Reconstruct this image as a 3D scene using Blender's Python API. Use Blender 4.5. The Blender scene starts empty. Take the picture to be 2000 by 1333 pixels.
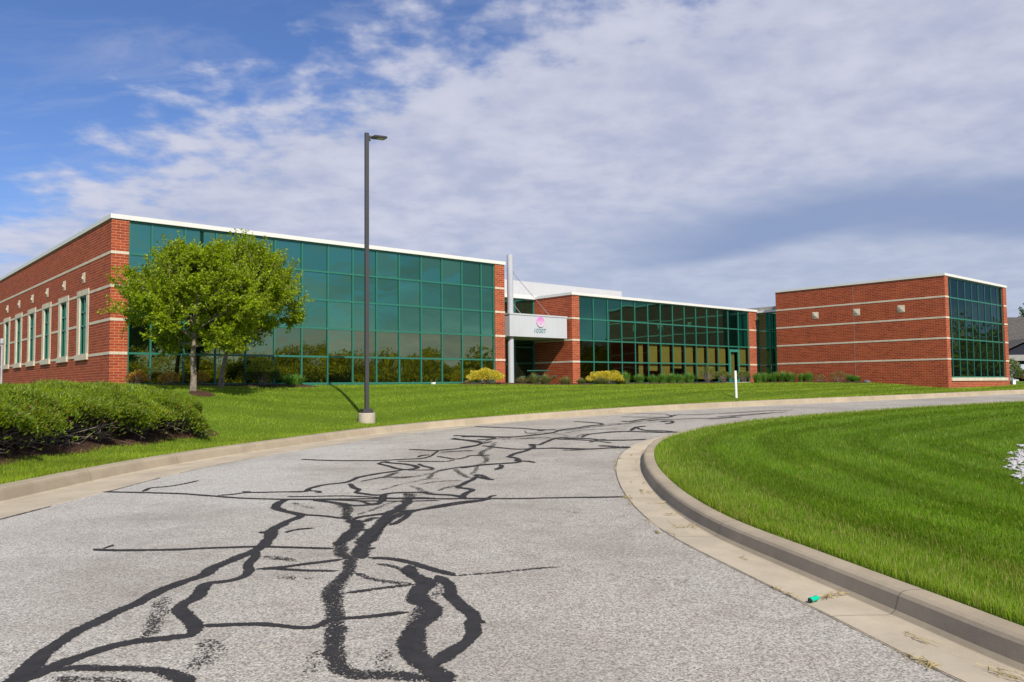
import bpy, bmesh, math, random
import numpy as np
from mathutils import Vector, Matrix, Quaternion
D = bpy.data
SC = bpy.context.scene
COL = SC.collection
H = 1.62                                   # eye height above the near road
rng = np.random.default_rng(7)
random.seed(7)
YAW = .8521
AX, AY = -14.4315, 29.0393                 # ground point of the office corner nearest the hedge
UX, UY = math.sin(YAW), math.cos(YAW)      # along the glass facades
VX, VY = -math.cos(YAW), math.sin(YAW)     # into the building
TH = math.atan2(UY, UX)
ZB = 1.3863 + H
ROW = 1.2192
def zk(k): return ZB + (4 - k) * ROW       # top of stone band k
def uv2w(u, v): return AX + u * UX + v * VX, AY + u * UY + v * VY

# ---------------------------------------------------------------- materials
def new_mat(name):
    m = D.materials.new(name); m.use_nodes = True
    nt = m.node_tree; nt.nodes.clear()
    out = nt.nodes.new('ShaderNodeOutputMaterial')
    return m, nt, out
def N(nt, t, **kw):
    n = nt.nodes.new(t)
    for k, v in kw.items():
        if k in n.inputs: n.inputs[k].default_value = v
        else: setattr(n, k, v)
    return n
def L(nt, a, b): nt.links.new(a, b)
def rgba(c): return (c[0], c[1], c[2], 1.0)
def mixc(nt, fac, a, b, bt='MIX'):
    n = nt.nodes.new('ShaderNodeMix'); n.data_type = 'RGBA'; n.blend_type = bt
    for i, s in ((0, fac), (6, a), (7, b)):
        if hasattr(s, 'is_output'): L(nt, s, n.inputs[i])
        else: n.inputs[i].default_value = s if i == 0 else rgba(s)
    return n.outputs[2]
def mth(nt, op, a, b=0.0, c=0.0, clamp=False):
    n = nt.nodes.new('ShaderNodeMath'); n.operation = op; n.use_clamp = clamp
    for i, s in enumerate((a, b, c)):
        if hasattr(s, 'is_output'): L(nt, s, n.inputs[i])
        else: n.inputs[i].default_value = s
    return n.outputs[0]
def maprange(nt, v, a, b, c=0.0, d=1.0, smooth=True):
    n = nt.nodes.new('ShaderNodeMapRange'); n.interpolation_type = 'SMOOTHSTEP' if smooth else 'LINEAR'
    L(nt, v, n.inputs[0])
    for i, s in zip((1, 2, 3, 4), (a, b, c, d)): n.inputs[i].default_value = s
    return n.outputs[0]
def noise(nt, vec, scale, detail=4, rough=.55, out=0, dist=0.0):
    n = nt.nodes.new('ShaderNodeTexNoise')
    n.inputs['Scale'].default_value = scale; n.inputs['Detail'].default_value = detail
    n.inputs['Roughness'].default_value = rough; n.inputs['Distortion'].default_value = dist
    if vec is not None: L(nt, vec, n.inputs['Vector'])
    return n.outputs[out]
def objco(nt):
    g = nt.nodes.new('ShaderNodeNewGeometry'); return g.outputs['Position']
def bump(nt, h, strength, dist):
    b = nt.nodes.new('ShaderNodeBump'); b.inputs['Strength'].default_value = strength
    b.inputs['Distance'].default_value = dist; L(nt, h, b.inputs['Height']); return b.outputs[0]
def plain(name, col, rough=.6, metal=0.0, var=.12, scale=3.0, spec=.4, bumpy=0.0):
    m, nt, out = new_mat(name)
    p = objco(nt)
    n1 = noise(nt, p, scale, 5); n2 = noise(nt, p, scale * 9, 3)
    f = mth(nt, 'ADD', mth(nt, 'MULTIPLY', n1, .65), mth(nt, 'MULTIPLY', n2, .35))
    c = mixc(nt, maprange(nt, f, .3, .7), tuple(x * (1 - var) for x in col), tuple(min(1, x * (1 + var)) for x in col))
    b = N(nt, 'ShaderNodeBsdfPrincipled', Roughness=rough, Metallic=metal)
    b.inputs['Specular IOR Level'].default_value = spec
    L(nt, c, b.inputs['Base Color'])
    if bumpy: L(nt, bump(nt, n2, bumpy, .01), b.inputs['Normal'])
    L(nt, b.outputs[0], out.inputs[0]); return m

def brick_mat():
    m, nt, out = new_mat('brick')
    uv = N(nt, 'ShaderNodeUVMap', uv_map='UVMap').outputs[0]
    bt = N(nt, 'ShaderNodeTexBrick')
    bt.offset = .5; bt.squash = 1.0
    for k, v in dict(Scale=1.0).items(): bt.inputs[k].default_value = v
    bt.inputs['Mortar Size'].default_value = .0052; bt.inputs['Mortar Smooth'].default_value = .15
    bt.inputs['Bias'].default_value = 0.0
    bt.inputs['Brick Width'].default_value = .3048; bt.inputs['Row Height'].default_value = .1016
    bt.inputs['Color1'].default_value = (.405, .076, .024, 1); bt.inputs['Color2'].default_value = (.255, .041, .015, 1)
    bt.inputs['Mortar'].default_value = (.66, .40, .25, 1)
    L(nt, uv, bt.inputs['Vector'])
    n = noise(nt, uv, 40, 4, .7); n2 = noise(nt, uv, .6, 4)
    c = mixc(nt, maprange(nt, n, .3, .75), (.82, .82, .82), (1.16, 1.16, 1.16))
    c = mixc(nt, 1.0, bt.outputs['Color'], c, 'MULTIPLY')
    c = mixc(nt, maprange(nt, n2, .35, .7, .0, .16), c, (.40, .10, .045))
    mp = N(nt, 'ShaderNodeMapping'); mp.inputs['Scale'].default_value = (1.6, .22, 1); L(nt, uv, mp.inputs[0])
    c = mixc(nt, maprange(nt, noise(nt, mp.outputs[0], 1.0, 5, .65), .48, .75, 0, .30), c, (.62, .58, .55), 'MULTIPLY')
    b = N(nt, 'ShaderNodeBsdfPrincipled', Roughness=.85)
    b.inputs['Specular IOR Level'].default_value = .25
    L(nt, c, b.inputs['Base Color'])
    h = mth(nt, 'ADD', mth(nt, 'MULTIPLY', bt.outputs['Fac'], -1.0), mth(nt, 'MULTIPLY', n, .25))
    L(nt, bump(nt, h, .5, .006), b.inputs['Normal'])
    L(nt, b.outputs[0], out.inputs[0]); return m

def glass_mat(name, refl, tint, body, clear=0.0, clear_col=(1, 1, 1), wob=.028):
    """coated architectural glass: tinted mirror over a dark body, or over clear glass"""
    m, nt, out = new_mat(name)
    p = objco(nt)
    nrm = bump(nt, noise(nt, p, .45, 1, .4), wob, .5)
    g = N(nt, 'ShaderNodeBsdfGlossy', Roughness=.012); L(nt, nrm, g.inputs['Normal'])
    gi = N(nt, 'ShaderNodeNewGeometry'); L(nt, mixc(nt, gi.outputs['Random Per Island'], tuple(x * .84 for x in tint), tuple(x * 1.14 for x in tint)), g.inputs['Color'])
    if clear:
        d = N(nt, 'ShaderNodeBsdfTransparent'); d.inputs['Color'].default_value = rgba(clear_col)
    else:
        d = N(nt, 'ShaderNodeBsdfDiffuse'); d.inputs['Color'].default_value = rgba(body)
    mx = N(nt, 'ShaderNodeMixShader'); mx.inputs[0].default_value = refl
    L(nt, d.outputs[0], mx.inputs[1]); L(nt, g.outputs[0], mx.inputs[2]); L(nt, mx.outputs[0], out.inputs[0]); return m

def asphalt_color(nt, p):
    v = N(nt, 'ShaderNodeTexVoronoi'); v.inputs['Scale'].default_value = 88.0; L(nt, p, v.inputs['Vector'])
    sep = N(nt, 'ShaderNodeSeparateColor'); L(nt, v.outputs['Color'], sep.inputs[0])
    big = noise(nt, p, .35, 5, .6); mid = noise(nt, p, 2.2, 5, .6); fine = noise(nt, p, 160, 2, .6)
    s = mth(nt, 'ADD', mth(nt, 'MULTIPLY', sep.outputs[0], .6), mth(nt, 'MULTIPLY', fine, .4))
    c = mixc(nt, maprange(nt, s, .12, .88, smooth=False), (.14, .132, .120), (.71, .678, .608))
    c = mixc(nt, maprange(nt, big, .42, .72, 0, .45), c, (.215, .192, .170))
    c = mixc(nt, maprange(nt, mid, .52, .78, 0, .3), c, (.25, .222, .195))
    px_ = N(nt, 'ShaderNodeSeparateXYZ'); L(nt, p, px_.inputs[0])
    lane = mth(nt, 'ADD', px_.outputs[0], mth(nt, 'MULTIPLY', mth(nt, 'SUBTRACT', big, .5), 5.0))
    worn = mth(nt, 'MULTIPLY', maprange(nt, lane, -5.2, -1.6), maprange(nt, mid, .25, .7, .55, 1.0))
    c = mixc(nt, mth(nt, 'MULTIPLY', worn, .8), c, (.80, .76, .71), 'MULTIPLY')
    # hair cracks
    wv = nt.nodes.new('ShaderNodeVectorMath'); wv.operation = 'ADD'
    nz = N(nt, 'ShaderNodeTexNoise'); nz.inputs['Scale'].default_value = 1.6; nz.inputs['Detail'].default_value = 5; L(nt, p, nz.inputs['Vector'])
    L(nt, p, wv.inputs[0]); L(nt, nz.outputs['Color'], wv.inputs[1])
    cr = N(nt, 'ShaderNodeTexVoronoi', feature='DISTANCE_TO_EDGE'); cr.inputs['Scale'].default_value = .55; L(nt, wv.outputs[0], cr.inputs['Vector'])
    gate = maprange(nt, noise(nt, p, .8, 3), .5, .62)
    cf = mth(nt, 'MULTIPLY', maprange(nt, cr.outputs['Distance'], .0015, .005, .55, 0), gate)
    c = mixc(nt, cf, c, (.09, .085, .08))
    st = mth(nt, 'MULTIPLY', maprange(nt, noise(nt, p, .9, 3), .66, .75), maprange(nt, noise(nt, p, 7, 3), .55, .7))
    c = mixc(nt, mth(nt, 'MULTIPLY', st, .35), c, (.33, .2, .12))
    return c, s
def asphalt_mat():
    m, nt, out = new_mat('asphalt'); p = objco(nt)
    c, s = asphalt_color(nt, p)
    b = N(nt, 'ShaderNodeBsdfPrincipled', Roughness=.9); b.inputs['Specular IOR Level'].default_value = .2
    L(nt, c, b.inputs['Base Color']); L(nt, bump(nt, s, .4, .004), b.inputs['Normal']); L(nt, b.outputs[0], out.inputs[0]); return m
def tar_mat():
    m, nt, out = new_mat('crack_sealant'); p = objco(nt)
    c, s = asphalt_color(nt, p)
    uv = N(nt, 'ShaderNodeUVMap', uv_map='UVMap').outputs[0]
    sx = N(nt, 'ShaderNodeSeparateXYZ'); L(nt, uv, sx.inputs[0])
    att = N(nt, 'ShaderNodeAttribute', attribute_name='grit')
    e = mth(nt, 'ABSOLUTE', mth(nt, 'SUBTRACT', mth(nt, 'MULTIPLY', sx.outputs[0], 2.0), 1.0))
    wa = N(nt, 'ShaderNodeAttribute', attribute_name='worn')
    n1 = noise(nt, p, 46, 4, .72); n2 = noise(nt, p, 7, 4, .65)
    spk = maprange(nt, mth(nt, 'ADD', mth(nt, 'MULTIPLY', n1, .8), mth(nt, 'MULTIPLY', s, .2)), .32, .68, smooth=False)
    cov = mth(nt, 'MULTIPLY', wa.outputs['Fac'], mth(nt, 'SUBTRACT', 1.22, mth(nt, 'MULTIPLY', mth(nt, 'POWER', e, 3.0), .95)))
    cov = mth(nt, 'ADD', cov, mth(nt, 'MULTIPLY', mth(nt, 'SUBTRACT', n2, .5), mth(nt, 'SUBTRACT', 1.25, wa.outputs['Fac'])))
    f = maprange(nt, mth(nt, 'SUBTRACT', cov, spk), -.10, .10)
    tc = mixc(nt, n2, (.022, .021, .022), (.060, .057, .057))
    b = N(nt, 'ShaderNodeBsdfPrincipled', Roughness=.8); L(nt, tc, b.inputs['Base Color']); b.inputs['Specular IOR Level'].default_value = .08
    L(nt, bump(nt, s, .35, .004), b.inputs['Normal'])
    tr = N(nt, 'ShaderNodeBsdfTransparent'); mx = N(nt, 'ShaderNodeMixShader'); L(nt, f, mx.inputs[0]); L(nt, tr.outputs[0], mx.inputs[1]); L(nt, b.outputs[0], mx.inputs[2])
    L(nt, mx.outputs[0], out.inputs[0]); return m
def concrete_mat(name, col, joint=3.05):
    m, nt, out = new_mat(name); p = objco(nt)
    uv = N(nt, 'ShaderNodeUVMap', uv_map='UVMap').outputs[0]
    sx = N(nt, 'ShaderNodeSeparateXYZ'); L(nt, uv, sx.inputs[0])
    n1 = noise(nt, p, 1.1, 6, .65); n2 = noise(nt, p, 14, 4, .7); n3 = noise(nt, p, 130, 2, .6)
    c = mixc(nt, maprange(nt, n1, .3, .72), tuple(x * .78 for x in col), tuple(x * 1.1 for x in col))
    c = mixc(nt, maprange(nt, n2, .5, .8, 0, .35), c, tuple(x * .6 for x in col))
    c = mixc(nt, maprange(nt, n3, .3, .75, 0, .35), c, tuple(x * 1.35 for x in col))
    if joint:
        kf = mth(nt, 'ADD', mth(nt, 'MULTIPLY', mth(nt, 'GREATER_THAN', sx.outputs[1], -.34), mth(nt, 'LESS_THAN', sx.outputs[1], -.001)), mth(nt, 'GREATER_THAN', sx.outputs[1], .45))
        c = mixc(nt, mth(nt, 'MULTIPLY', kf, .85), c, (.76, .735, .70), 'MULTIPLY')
        fr = mth(nt, 'FRACT', mth(nt, 'DIVIDE', sx.outputs[0], joint))
        jf = mth(nt, 'LESS_THAN', mth(nt, 'ABSOLUTE', mth(nt, 'SUBTRACT', fr, .5)), .0028)
        c = mixc(nt, mth(nt, 'MULTIPLY', jf, .5), c, (.10, .085, .07))
    b = N(nt, 'ShaderNodeBsdfPrincipled', Roughness=.9); b.inputs['Specular IOR Level'].default_value = .2
    L(nt, c, b.inputs['Base Color']); L(nt, bump(nt, mth(nt, 'ADD', n3, n2), .3, .004), b.inputs['Normal'])
    L(nt, b.outputs[0], out.inputs[0]); return m
def leaf_mat(name, trans=.35, gloss=.06, tcol=(1.0, 1.0, .6)):
    """colour comes from the mesh's own per-leaf colour attribute"""
    m, nt, out = new_mat(name)
    a = N(nt, 'ShaderNodeAttribute', attribute_name='Col')
    geo = N(nt, 'ShaderNodeNewGeometry')
    r = maprange(nt, geo.outputs['Random Per Island'], 0, 1, .78, 1.22, smooth=False)
    hs = N(nt, 'ShaderNodeHueSaturation'); L(nt, a.outputs['Color'], hs.inputs['Color']); L(nt, r, hs.inputs['Value'])
    d = N(nt, 'ShaderNodeBsdfDiffuse'); L(nt, hs.outputs[0], d.inputs['Color'])
    t = N(nt, 'ShaderNodeBsdfTranslucent'); L(nt, mixc(nt, 1.0, hs.outputs[0], tuple(x * 1.6 for x in tcol), 'MULTIPLY'), t.inputs['Color'])
    mx = N(nt, 'ShaderNodeMixShader'); mx.inputs[0].default_value = trans
    L(nt, d.outputs[0], mx.inputs[1]); L(nt, t.outputs[0], mx.inputs[2])
    g = N(nt, 'ShaderNodeBsdfGlossy', Roughness=.45); g.inputs['Color'].default_value = (.9, .95, .8, 1)
    m2 = N(nt, 'ShaderNodeMixShader'); m2.inputs[0].default_value = gloss
    L(nt, mx.outputs[0], m2.inputs[1]); L(nt, g.outputs[0], m2.inputs[2]); L(nt, m2.outputs[0], out.inputs[0]); return m
def turf_mat():
    m, nt, out = new_mat('turf'); p = objco(nt)
    n1 = noise(nt, p, .5, 5, .6); n2 = noise(nt, p, 6, 5, .7); n3 = noise(nt, p, 60, 3, .7)
    c = mixc(nt, maprange(nt, n3, .3, .7), (.05, .095, .008), (.14, .23, .018))
    c = mixc(nt, maprange(nt, n1, .4, .7, 0, .5), c, (.12, .18, .02))
    c = mixc(nt, maprange(nt, n2, .5, .75, 0, .35), c, (.05, .10, .008))
    b = N(nt, 'ShaderNodeBsdfPrincipled', Roughness=.95); b.inputs['Specular IOR Level'].default_value = .1
    L(nt, c, b.inputs['Base Color']); L(nt, bump(nt, n3, .8, .03), b.inputs['Normal']); L(nt, b.outputs[0], out.inputs[0]); return m
def ribbed_mat(name, col, pitch, axis=0):
    m, nt, out = new_mat(name)
    tc = N(nt, 'ShaderNodeTexCoord'); s = N(nt, 'ShaderNodeSeparateXYZ'); L(nt, tc.outputs['Object'], s.inputs[0])
    fr = mth(nt, 'FRACT', mth(nt, 'DIVIDE', s.outputs[axis], pitch))
    seam = mth(nt, 'LESS_THAN', fr, .035)
    n1 = noise(nt, tc.outputs['Object'], .8, 5)
    c = mixc(nt, maprange(nt, n1, .3, .7), tuple(x * .94 for x in col), col)
    c = mixc(nt, mth(nt, 'MULTIPLY', seam, .3), c, tuple(x * .55 for x in col))
    b = N(nt, 'ShaderNodeBsdfPrincipled', Roughness=.45); b.inputs['Specular IOR Level'].default_value = .4
    L(nt, c, b.inputs['Base Color']); L(nt, b.outputs[0], out.inputs[0]); return m
def logo_mat():
    m, nt, out = new_mat('pink_emblem')
    tc = N(nt, 'ShaderNodeTexCoord'); s = N(nt, 'ShaderNodeSeparateXYZ'); L(nt, tc.outputs['Object'], s.inputs[0])
    f = maprange(nt, s.outputs[2], -.22, .22)
    c = mixc(nt, f, (.66, .53, .64), (.62, .22, .50))
    b = N(nt, 'ShaderNodeBsdfPrincipled', Roughness=.4); L(nt, c, b.inputs['Base Color']); L(nt, b.outputs[0], out.inputs[0]); return m

M = dict(
    brick=brick_mat(),
    stone=plain('limestone', (.60, .52, .40), .85, var=.14, scale=2.2, spec=.2, bumpy=.1),
    coping=plain('white_coping', (.70, .69, .645), .5, var=.04),
    frame=plain('green_aluminium', (.025, .155, .11), .4, var=.06, spec=.5),
    door=plain('green_door_paint', (.035, .21, .15), .4, var=.06),
    spandrel=glass_mat('spandrel_glass', .60, (.20, .46, .30), (.014, .062, .044)),
    vision=glass_mat('vision_glass', .55, (.40, .47, .26), (.004, .008, .005)),
    wing_spandrel=glass_mat('wing_spandrel_glass', .60, (.12, .36, .26), (.004, .016, .013)),
    wing_vision=glass_mat('wing_vision_glass', 0.13, (.30, .32, .20), (0, 0, 0), 1.0, (.50, .50, .27)),
    window_glass=glass_mat('window_glass', .16, (.4, .5, .4), (.006, .016, .012)),
    dark_glass=glass_mat('dark_glass', .55, (.16, .26, .27), (.004, .009, .010)),
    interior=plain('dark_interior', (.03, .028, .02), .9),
    blind=plain('cream_blind', (.62, .58, .42), .8, var=.05),
    roof=plain('roof_membrane', (.4, .4, .4), .9),
    metal=ribbed_mat('white_metal_panel', (.52, .535, .56), .4064),
    ribs=ribbed_mat('ribbed_white_siding', (.56, .56, .565), .305),
    mast=plain('white_painted_steel', (.46, .475, .51), .55, var=.04, spec=.3),
    cable=plain('galvanised_cable', (.45, .45, .45), .4, metal=.6),
    emblem=logo_mat(), emblem_mark=plain('pale_pink_mark', (.66, .46, .61), .4, var=.03),
    digits=plain('teal_digits', (.17, .30, .33), .4, var=.05),
    asphalt=asphalt_mat(), tar=tar_mat(),
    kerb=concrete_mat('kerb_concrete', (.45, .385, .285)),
    conc=concrete_mat('base_concrete', (.46, .40, .31), 0),
    turf=turf_mat(), grass=leaf_mat('grass_blades', .35, .012, (1.1, 1.1, .4)),
    leaf=leaf_mat('tree_leaves', .48, .015, (1.05, 1.1, .4)), juniper=leaf_mat('juniper_sprays', .15, .04, (1, 1, .5)),
    shrub=leaf_mat('shrub_leaves', .3, .05), straw=leaf_mat('dry_straw', .2, .02, (1, 1, .8)),
    bark=plain('grey_bark', (.20, .165, .13), .95, var=.5, scale=9, bumpy=.8),
    twig=plain('grey_twigs', (.22, .18, .15), .95, var=.35, scale=12),
    litter=plain('dead_juniper_litter', (.035, .024, .016), .95, var=.4, scale=20),
    mulch=plain('bark_mulch', (.060, .027, .013), .95, var=.8, scale=34, bumpy=1.0),
    bronze=plain('dark_bronze_paint', (.048, .045, .046), .45, var=.06),
    lens=plain('lamp_lens', (.30, .27, .10), .3),
    grey=plain('light_grey_paint', (.42, .42, .44), .5),
    pvc=plain('white_pvc', (.80, .80, .79), .4, var=.03),
    tablegreen=plain('green_coated_steel', (.02, .12, .08), .5),
    gravel=plain('white_marble_chips', (.44, .43, .425), .8, var=.35, scale=30),
    pebble=plain('dark_stone', (.12, .12, .13), .8),
    teal=plain('teal_plastic', (.0, .47, .28), .35, var=.08),
    dark=plain('black_rubber', (.012, .012, .012), .7),
    shingle=plain('grey_shingle', (.085, .076, .07), .95, var=.35, scale=5),
    navy=plain('navy_siding', (.006, .008, .022), .7), trim=plain('grey_trim', (.30, .29, .27), .7),
    garage=plain('white_garage_door', (.42, .47, .55), .6), red=plain('red_car_paint', (.20, .012, .018), .25, spec=.6),
    carglass=plain('car_glass', (.01, .012, .014), .08, spec=.6), chrome=plain('wheel_alloy', (.5, .5, .52), .3, metal=.8),
)

# ---------------------------------------------------------------- object helpers
def tag(o, label=None, cat=None, group=None, kind=None):
    if label: o['label'] = label
    if cat: o['category'] = cat
    if group: o['group'] = group
    if kind: o['kind'] = kind
    return o
def link(o, parent=None):
    COL.objects.link(o)
    if parent: o.parent = parent
    return o
def empty(name, loc, rz=0.0, label=None, cat=None, group=None):
    o = D.objects.new(name, None); o.empty_display_size = .3
    o.location = loc; o.rotation_euler = (0, 0, rz); link(o); return tag(o, label, cat, group)
class MB:
    """gathers vertices and faces (with metre UVs) and links them as ONE mesh object"""
    def __init__(s): s.v = []; s.f = []; s.uv = []; s.mi = []; s.mats = []
    def face(s, pts, uvs=None, mi=0):
        b = len(s.v); s.v += [tuple(p) for p in pts]; s.f.append(tuple(range(b, b + len(pts))))
        s.uv += list(uvs) if uvs else [(0, 0)] * len(pts); s.mi.append(mi)
    def box(s, x0, x1, y0, y1, z0, z1, mi=0, skip=''):
        zo = ZB
        P = lambda x, y, z: (x, y, z)
        if 'y0' not in skip: s.face([P(x0,y0,z0),P(x1,y0,z0),P(x1,y0,z1),P(x0,y0,z1)], [(x0,z0-zo),(x1,z0-zo),(x1,z1-zo),(x0,z1-zo)], mi)
        if 'y1' not in skip: s.face([P(x1,y1,z0),P(x0,y1,z0),P(x0,y1,z1),P(x1,y1,z1)], [(x1,z0-zo),(x0,z0-zo),(x0,z1-zo),(x1,z1-zo)], mi)
        if 'x0' not in skip: s.face([P(x0,y1,z0),P(x0,y0,z0),P(x0,y0,z1),P(x0,y1,z1)], [(y1,z0-zo),(y0,z0-zo),(y0,z1-zo),(y1,z1-zo)], mi)
        if 'x1' not in skip: s.face([P(x1,y0,z0),P(x1,y1,z0),P(x1,y1,z1),P(x1,y0,z1)], [(y0,z0-zo),(y1,z0-zo),(y1,z1-zo),(y0,z1-zo)], mi)
        if 'z1' not in skip: s.face([P(x0,y0,z1),P(x1,y0,z1),P(x1,y1,z1),P(x0,y1,z1)], [(x0,y0),(x1,y0),(x1,y1),(x0,y1)], mi)
        if 'z0' not in skip: s.face([P(x0,y1,z0),P(x1,y1,z0),P(x1,y0,z0),P(x0,y0,z0)], [(x0,y1),(x1,y1),(x1,y0),(x0,y0)], mi)
    def tube(s, pts, rad, n=8, mi=0, caps=True):
        pts = [Vector(p) for p in pts]
        rad = list(rad) if hasattr(rad, '__len__') else [rad] * len(pts)
        rings = []; ref = None
        for i, p in enumerate(pts):
            t = (pts[min(i + 1, len(pts) - 1)] - pts[max(i - 1, 0)])
            t = t.normalized() if t.length > 1e-9 else Vector((0, 0, 1))
            if ref is None: ref = Vector((1, 0, 0)) if abs(t.x) < .8 else Vector((0, 1, 0))
            a = t.cross(ref).normalized(); b = t.cross(a).normalized(); ref = -b.cross(t) if False else ref
            rings.append([len(s.v) + k for k in range(n)])
            for k in range(n):
                an = 2 * math.pi * k / n
                q = p + (a * math.cos(an) + b * math.sin(an)) * rad[i]; s.v.append(tuple(q))
        for i in range(len(pts) - 1):
            for k in range(n):
                k2 = (k + 1) % n
                s.f.append((rings[i][k], rings[i][k2], rings[i + 1][k2], rings[i + 1][k])); s.uv += [(0, 0)] * 4; s.mi.append(mi)
        if caps:
            s.f.append(tuple(reversed(rings[0]))); s.uv += [(0, 0)] * n; s.mi.append(mi)
            s.f.append(tuple(rings[-1])); s.uv += [(0, 0)] * n; s.mi.append(mi)
    def build(s, name, mats, parent=None, bevel=0.0, smooth=False):
        me = D.meshes.new(name); me.from_pydata(s.v, [], s.f)
        if not isinstance(mats, (list, tuple)): mats = [mats]
        for m in mats: me.materials.append(m)
        me.polygons.foreach_set('material_index', s.mi)
        uvl = me.uv_layers.new(name='UVMap'); uvl.data.foreach_set('uv', np.array(s.uv, np.float32).ravel())
        if smooth: me.polygons.foreach_set('use_smooth', [True] * len(me.polygons))
        me.update()
        if bevel or smooth:
            bm = bmesh.new(); bm.from_mesh(me); bmesh.ops.remove_doubles(bm, verts=bm.verts, dist=1e-5)
            bmesh.ops.recalc_face_normals(bm, faces=bm.faces)
            if bevel: bmesh.ops.bevel(bm, geom=list(bm.edges), offset=bevel, segments=2, profile=.7, affect='EDGES', clamp_overlap=True)
            bm.to_mesh(me); bm.free()
        o = D.objects.new(name, me); link(o, parent); return o
def arr_mesh(name, V, F, mat, col=None, parent=None, smooth=False):
    """numpy mesh: V (n,3), F list of (m,k) index arrays, col (n,3) per-vertex colour"""
    me = D.meshes.new(name); V = np.asarray(V, np.float32)
    F = F if isinstance(F, list) else [F]
    nl = sum(f.size for f in F); nf = sum(len(f) for f in F)
    me.vertices.add(len(V)); me.vertices.foreach_set('co', V.ravel())
    me.loops.add(nl); me.polygons.add(nf)
    me.loops.foreach_set('vertex_index', np.concatenate([f.ravel() for f in F]).astype(np.int32))
    ls = []; st = 0
    for f in F: ls.append(st + np.arange(len(f)) * f.shape[1]); st += f.size
    me.polygons.foreach_set('loop_start', np.concatenate(ls).astype(np.int32))
    me.polygons.foreach_set('use_smooth', np.full(nf, bool(smooth)))
    if col is not None:
        at = me.color_attributes.new('Col', 'FLOAT_COLOR', 'POINT')
        c4 = np.ones((len(V), 4), np.float32); c4[:, :3] = col; at.data.foreach_set('color', c4.ravel())
    me.materials.append(mat); me.update(calc_edges=True); me.validate()
    o = D.objects.new(name, me); link(o, parent); return o
def unit(a): return a / np.maximum(np.linalg.norm(a, axis=-1, keepdims=True), 1e-9)
def leaf_quads(P, dirs, nrm, ln, wd):
    """one folded-diamond leaf per point: returns V, F"""
    n = len(P); d = unit(dirs); s = unit(np.cross(d, nrm)); ln = np.broadcast_to(ln, n)[:, None]; wd = np.broadcast_to(wd, n)[:, None]
    nn = unit(np.cross(s, d))
    V = np.stack([P, P + d * ln * .45 + s * wd * .5 + nn * wd * .12, P + d * ln, P + d * ln * .45 - s * wd * .5 + nn * wd * .12], 1).reshape(-1, 3)
    F = np.arange(4 * n).reshape(n, 4); return V, F
def rand_dirs(n, r=rng): return unit(r.normal(size=(n, 3)))
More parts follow.
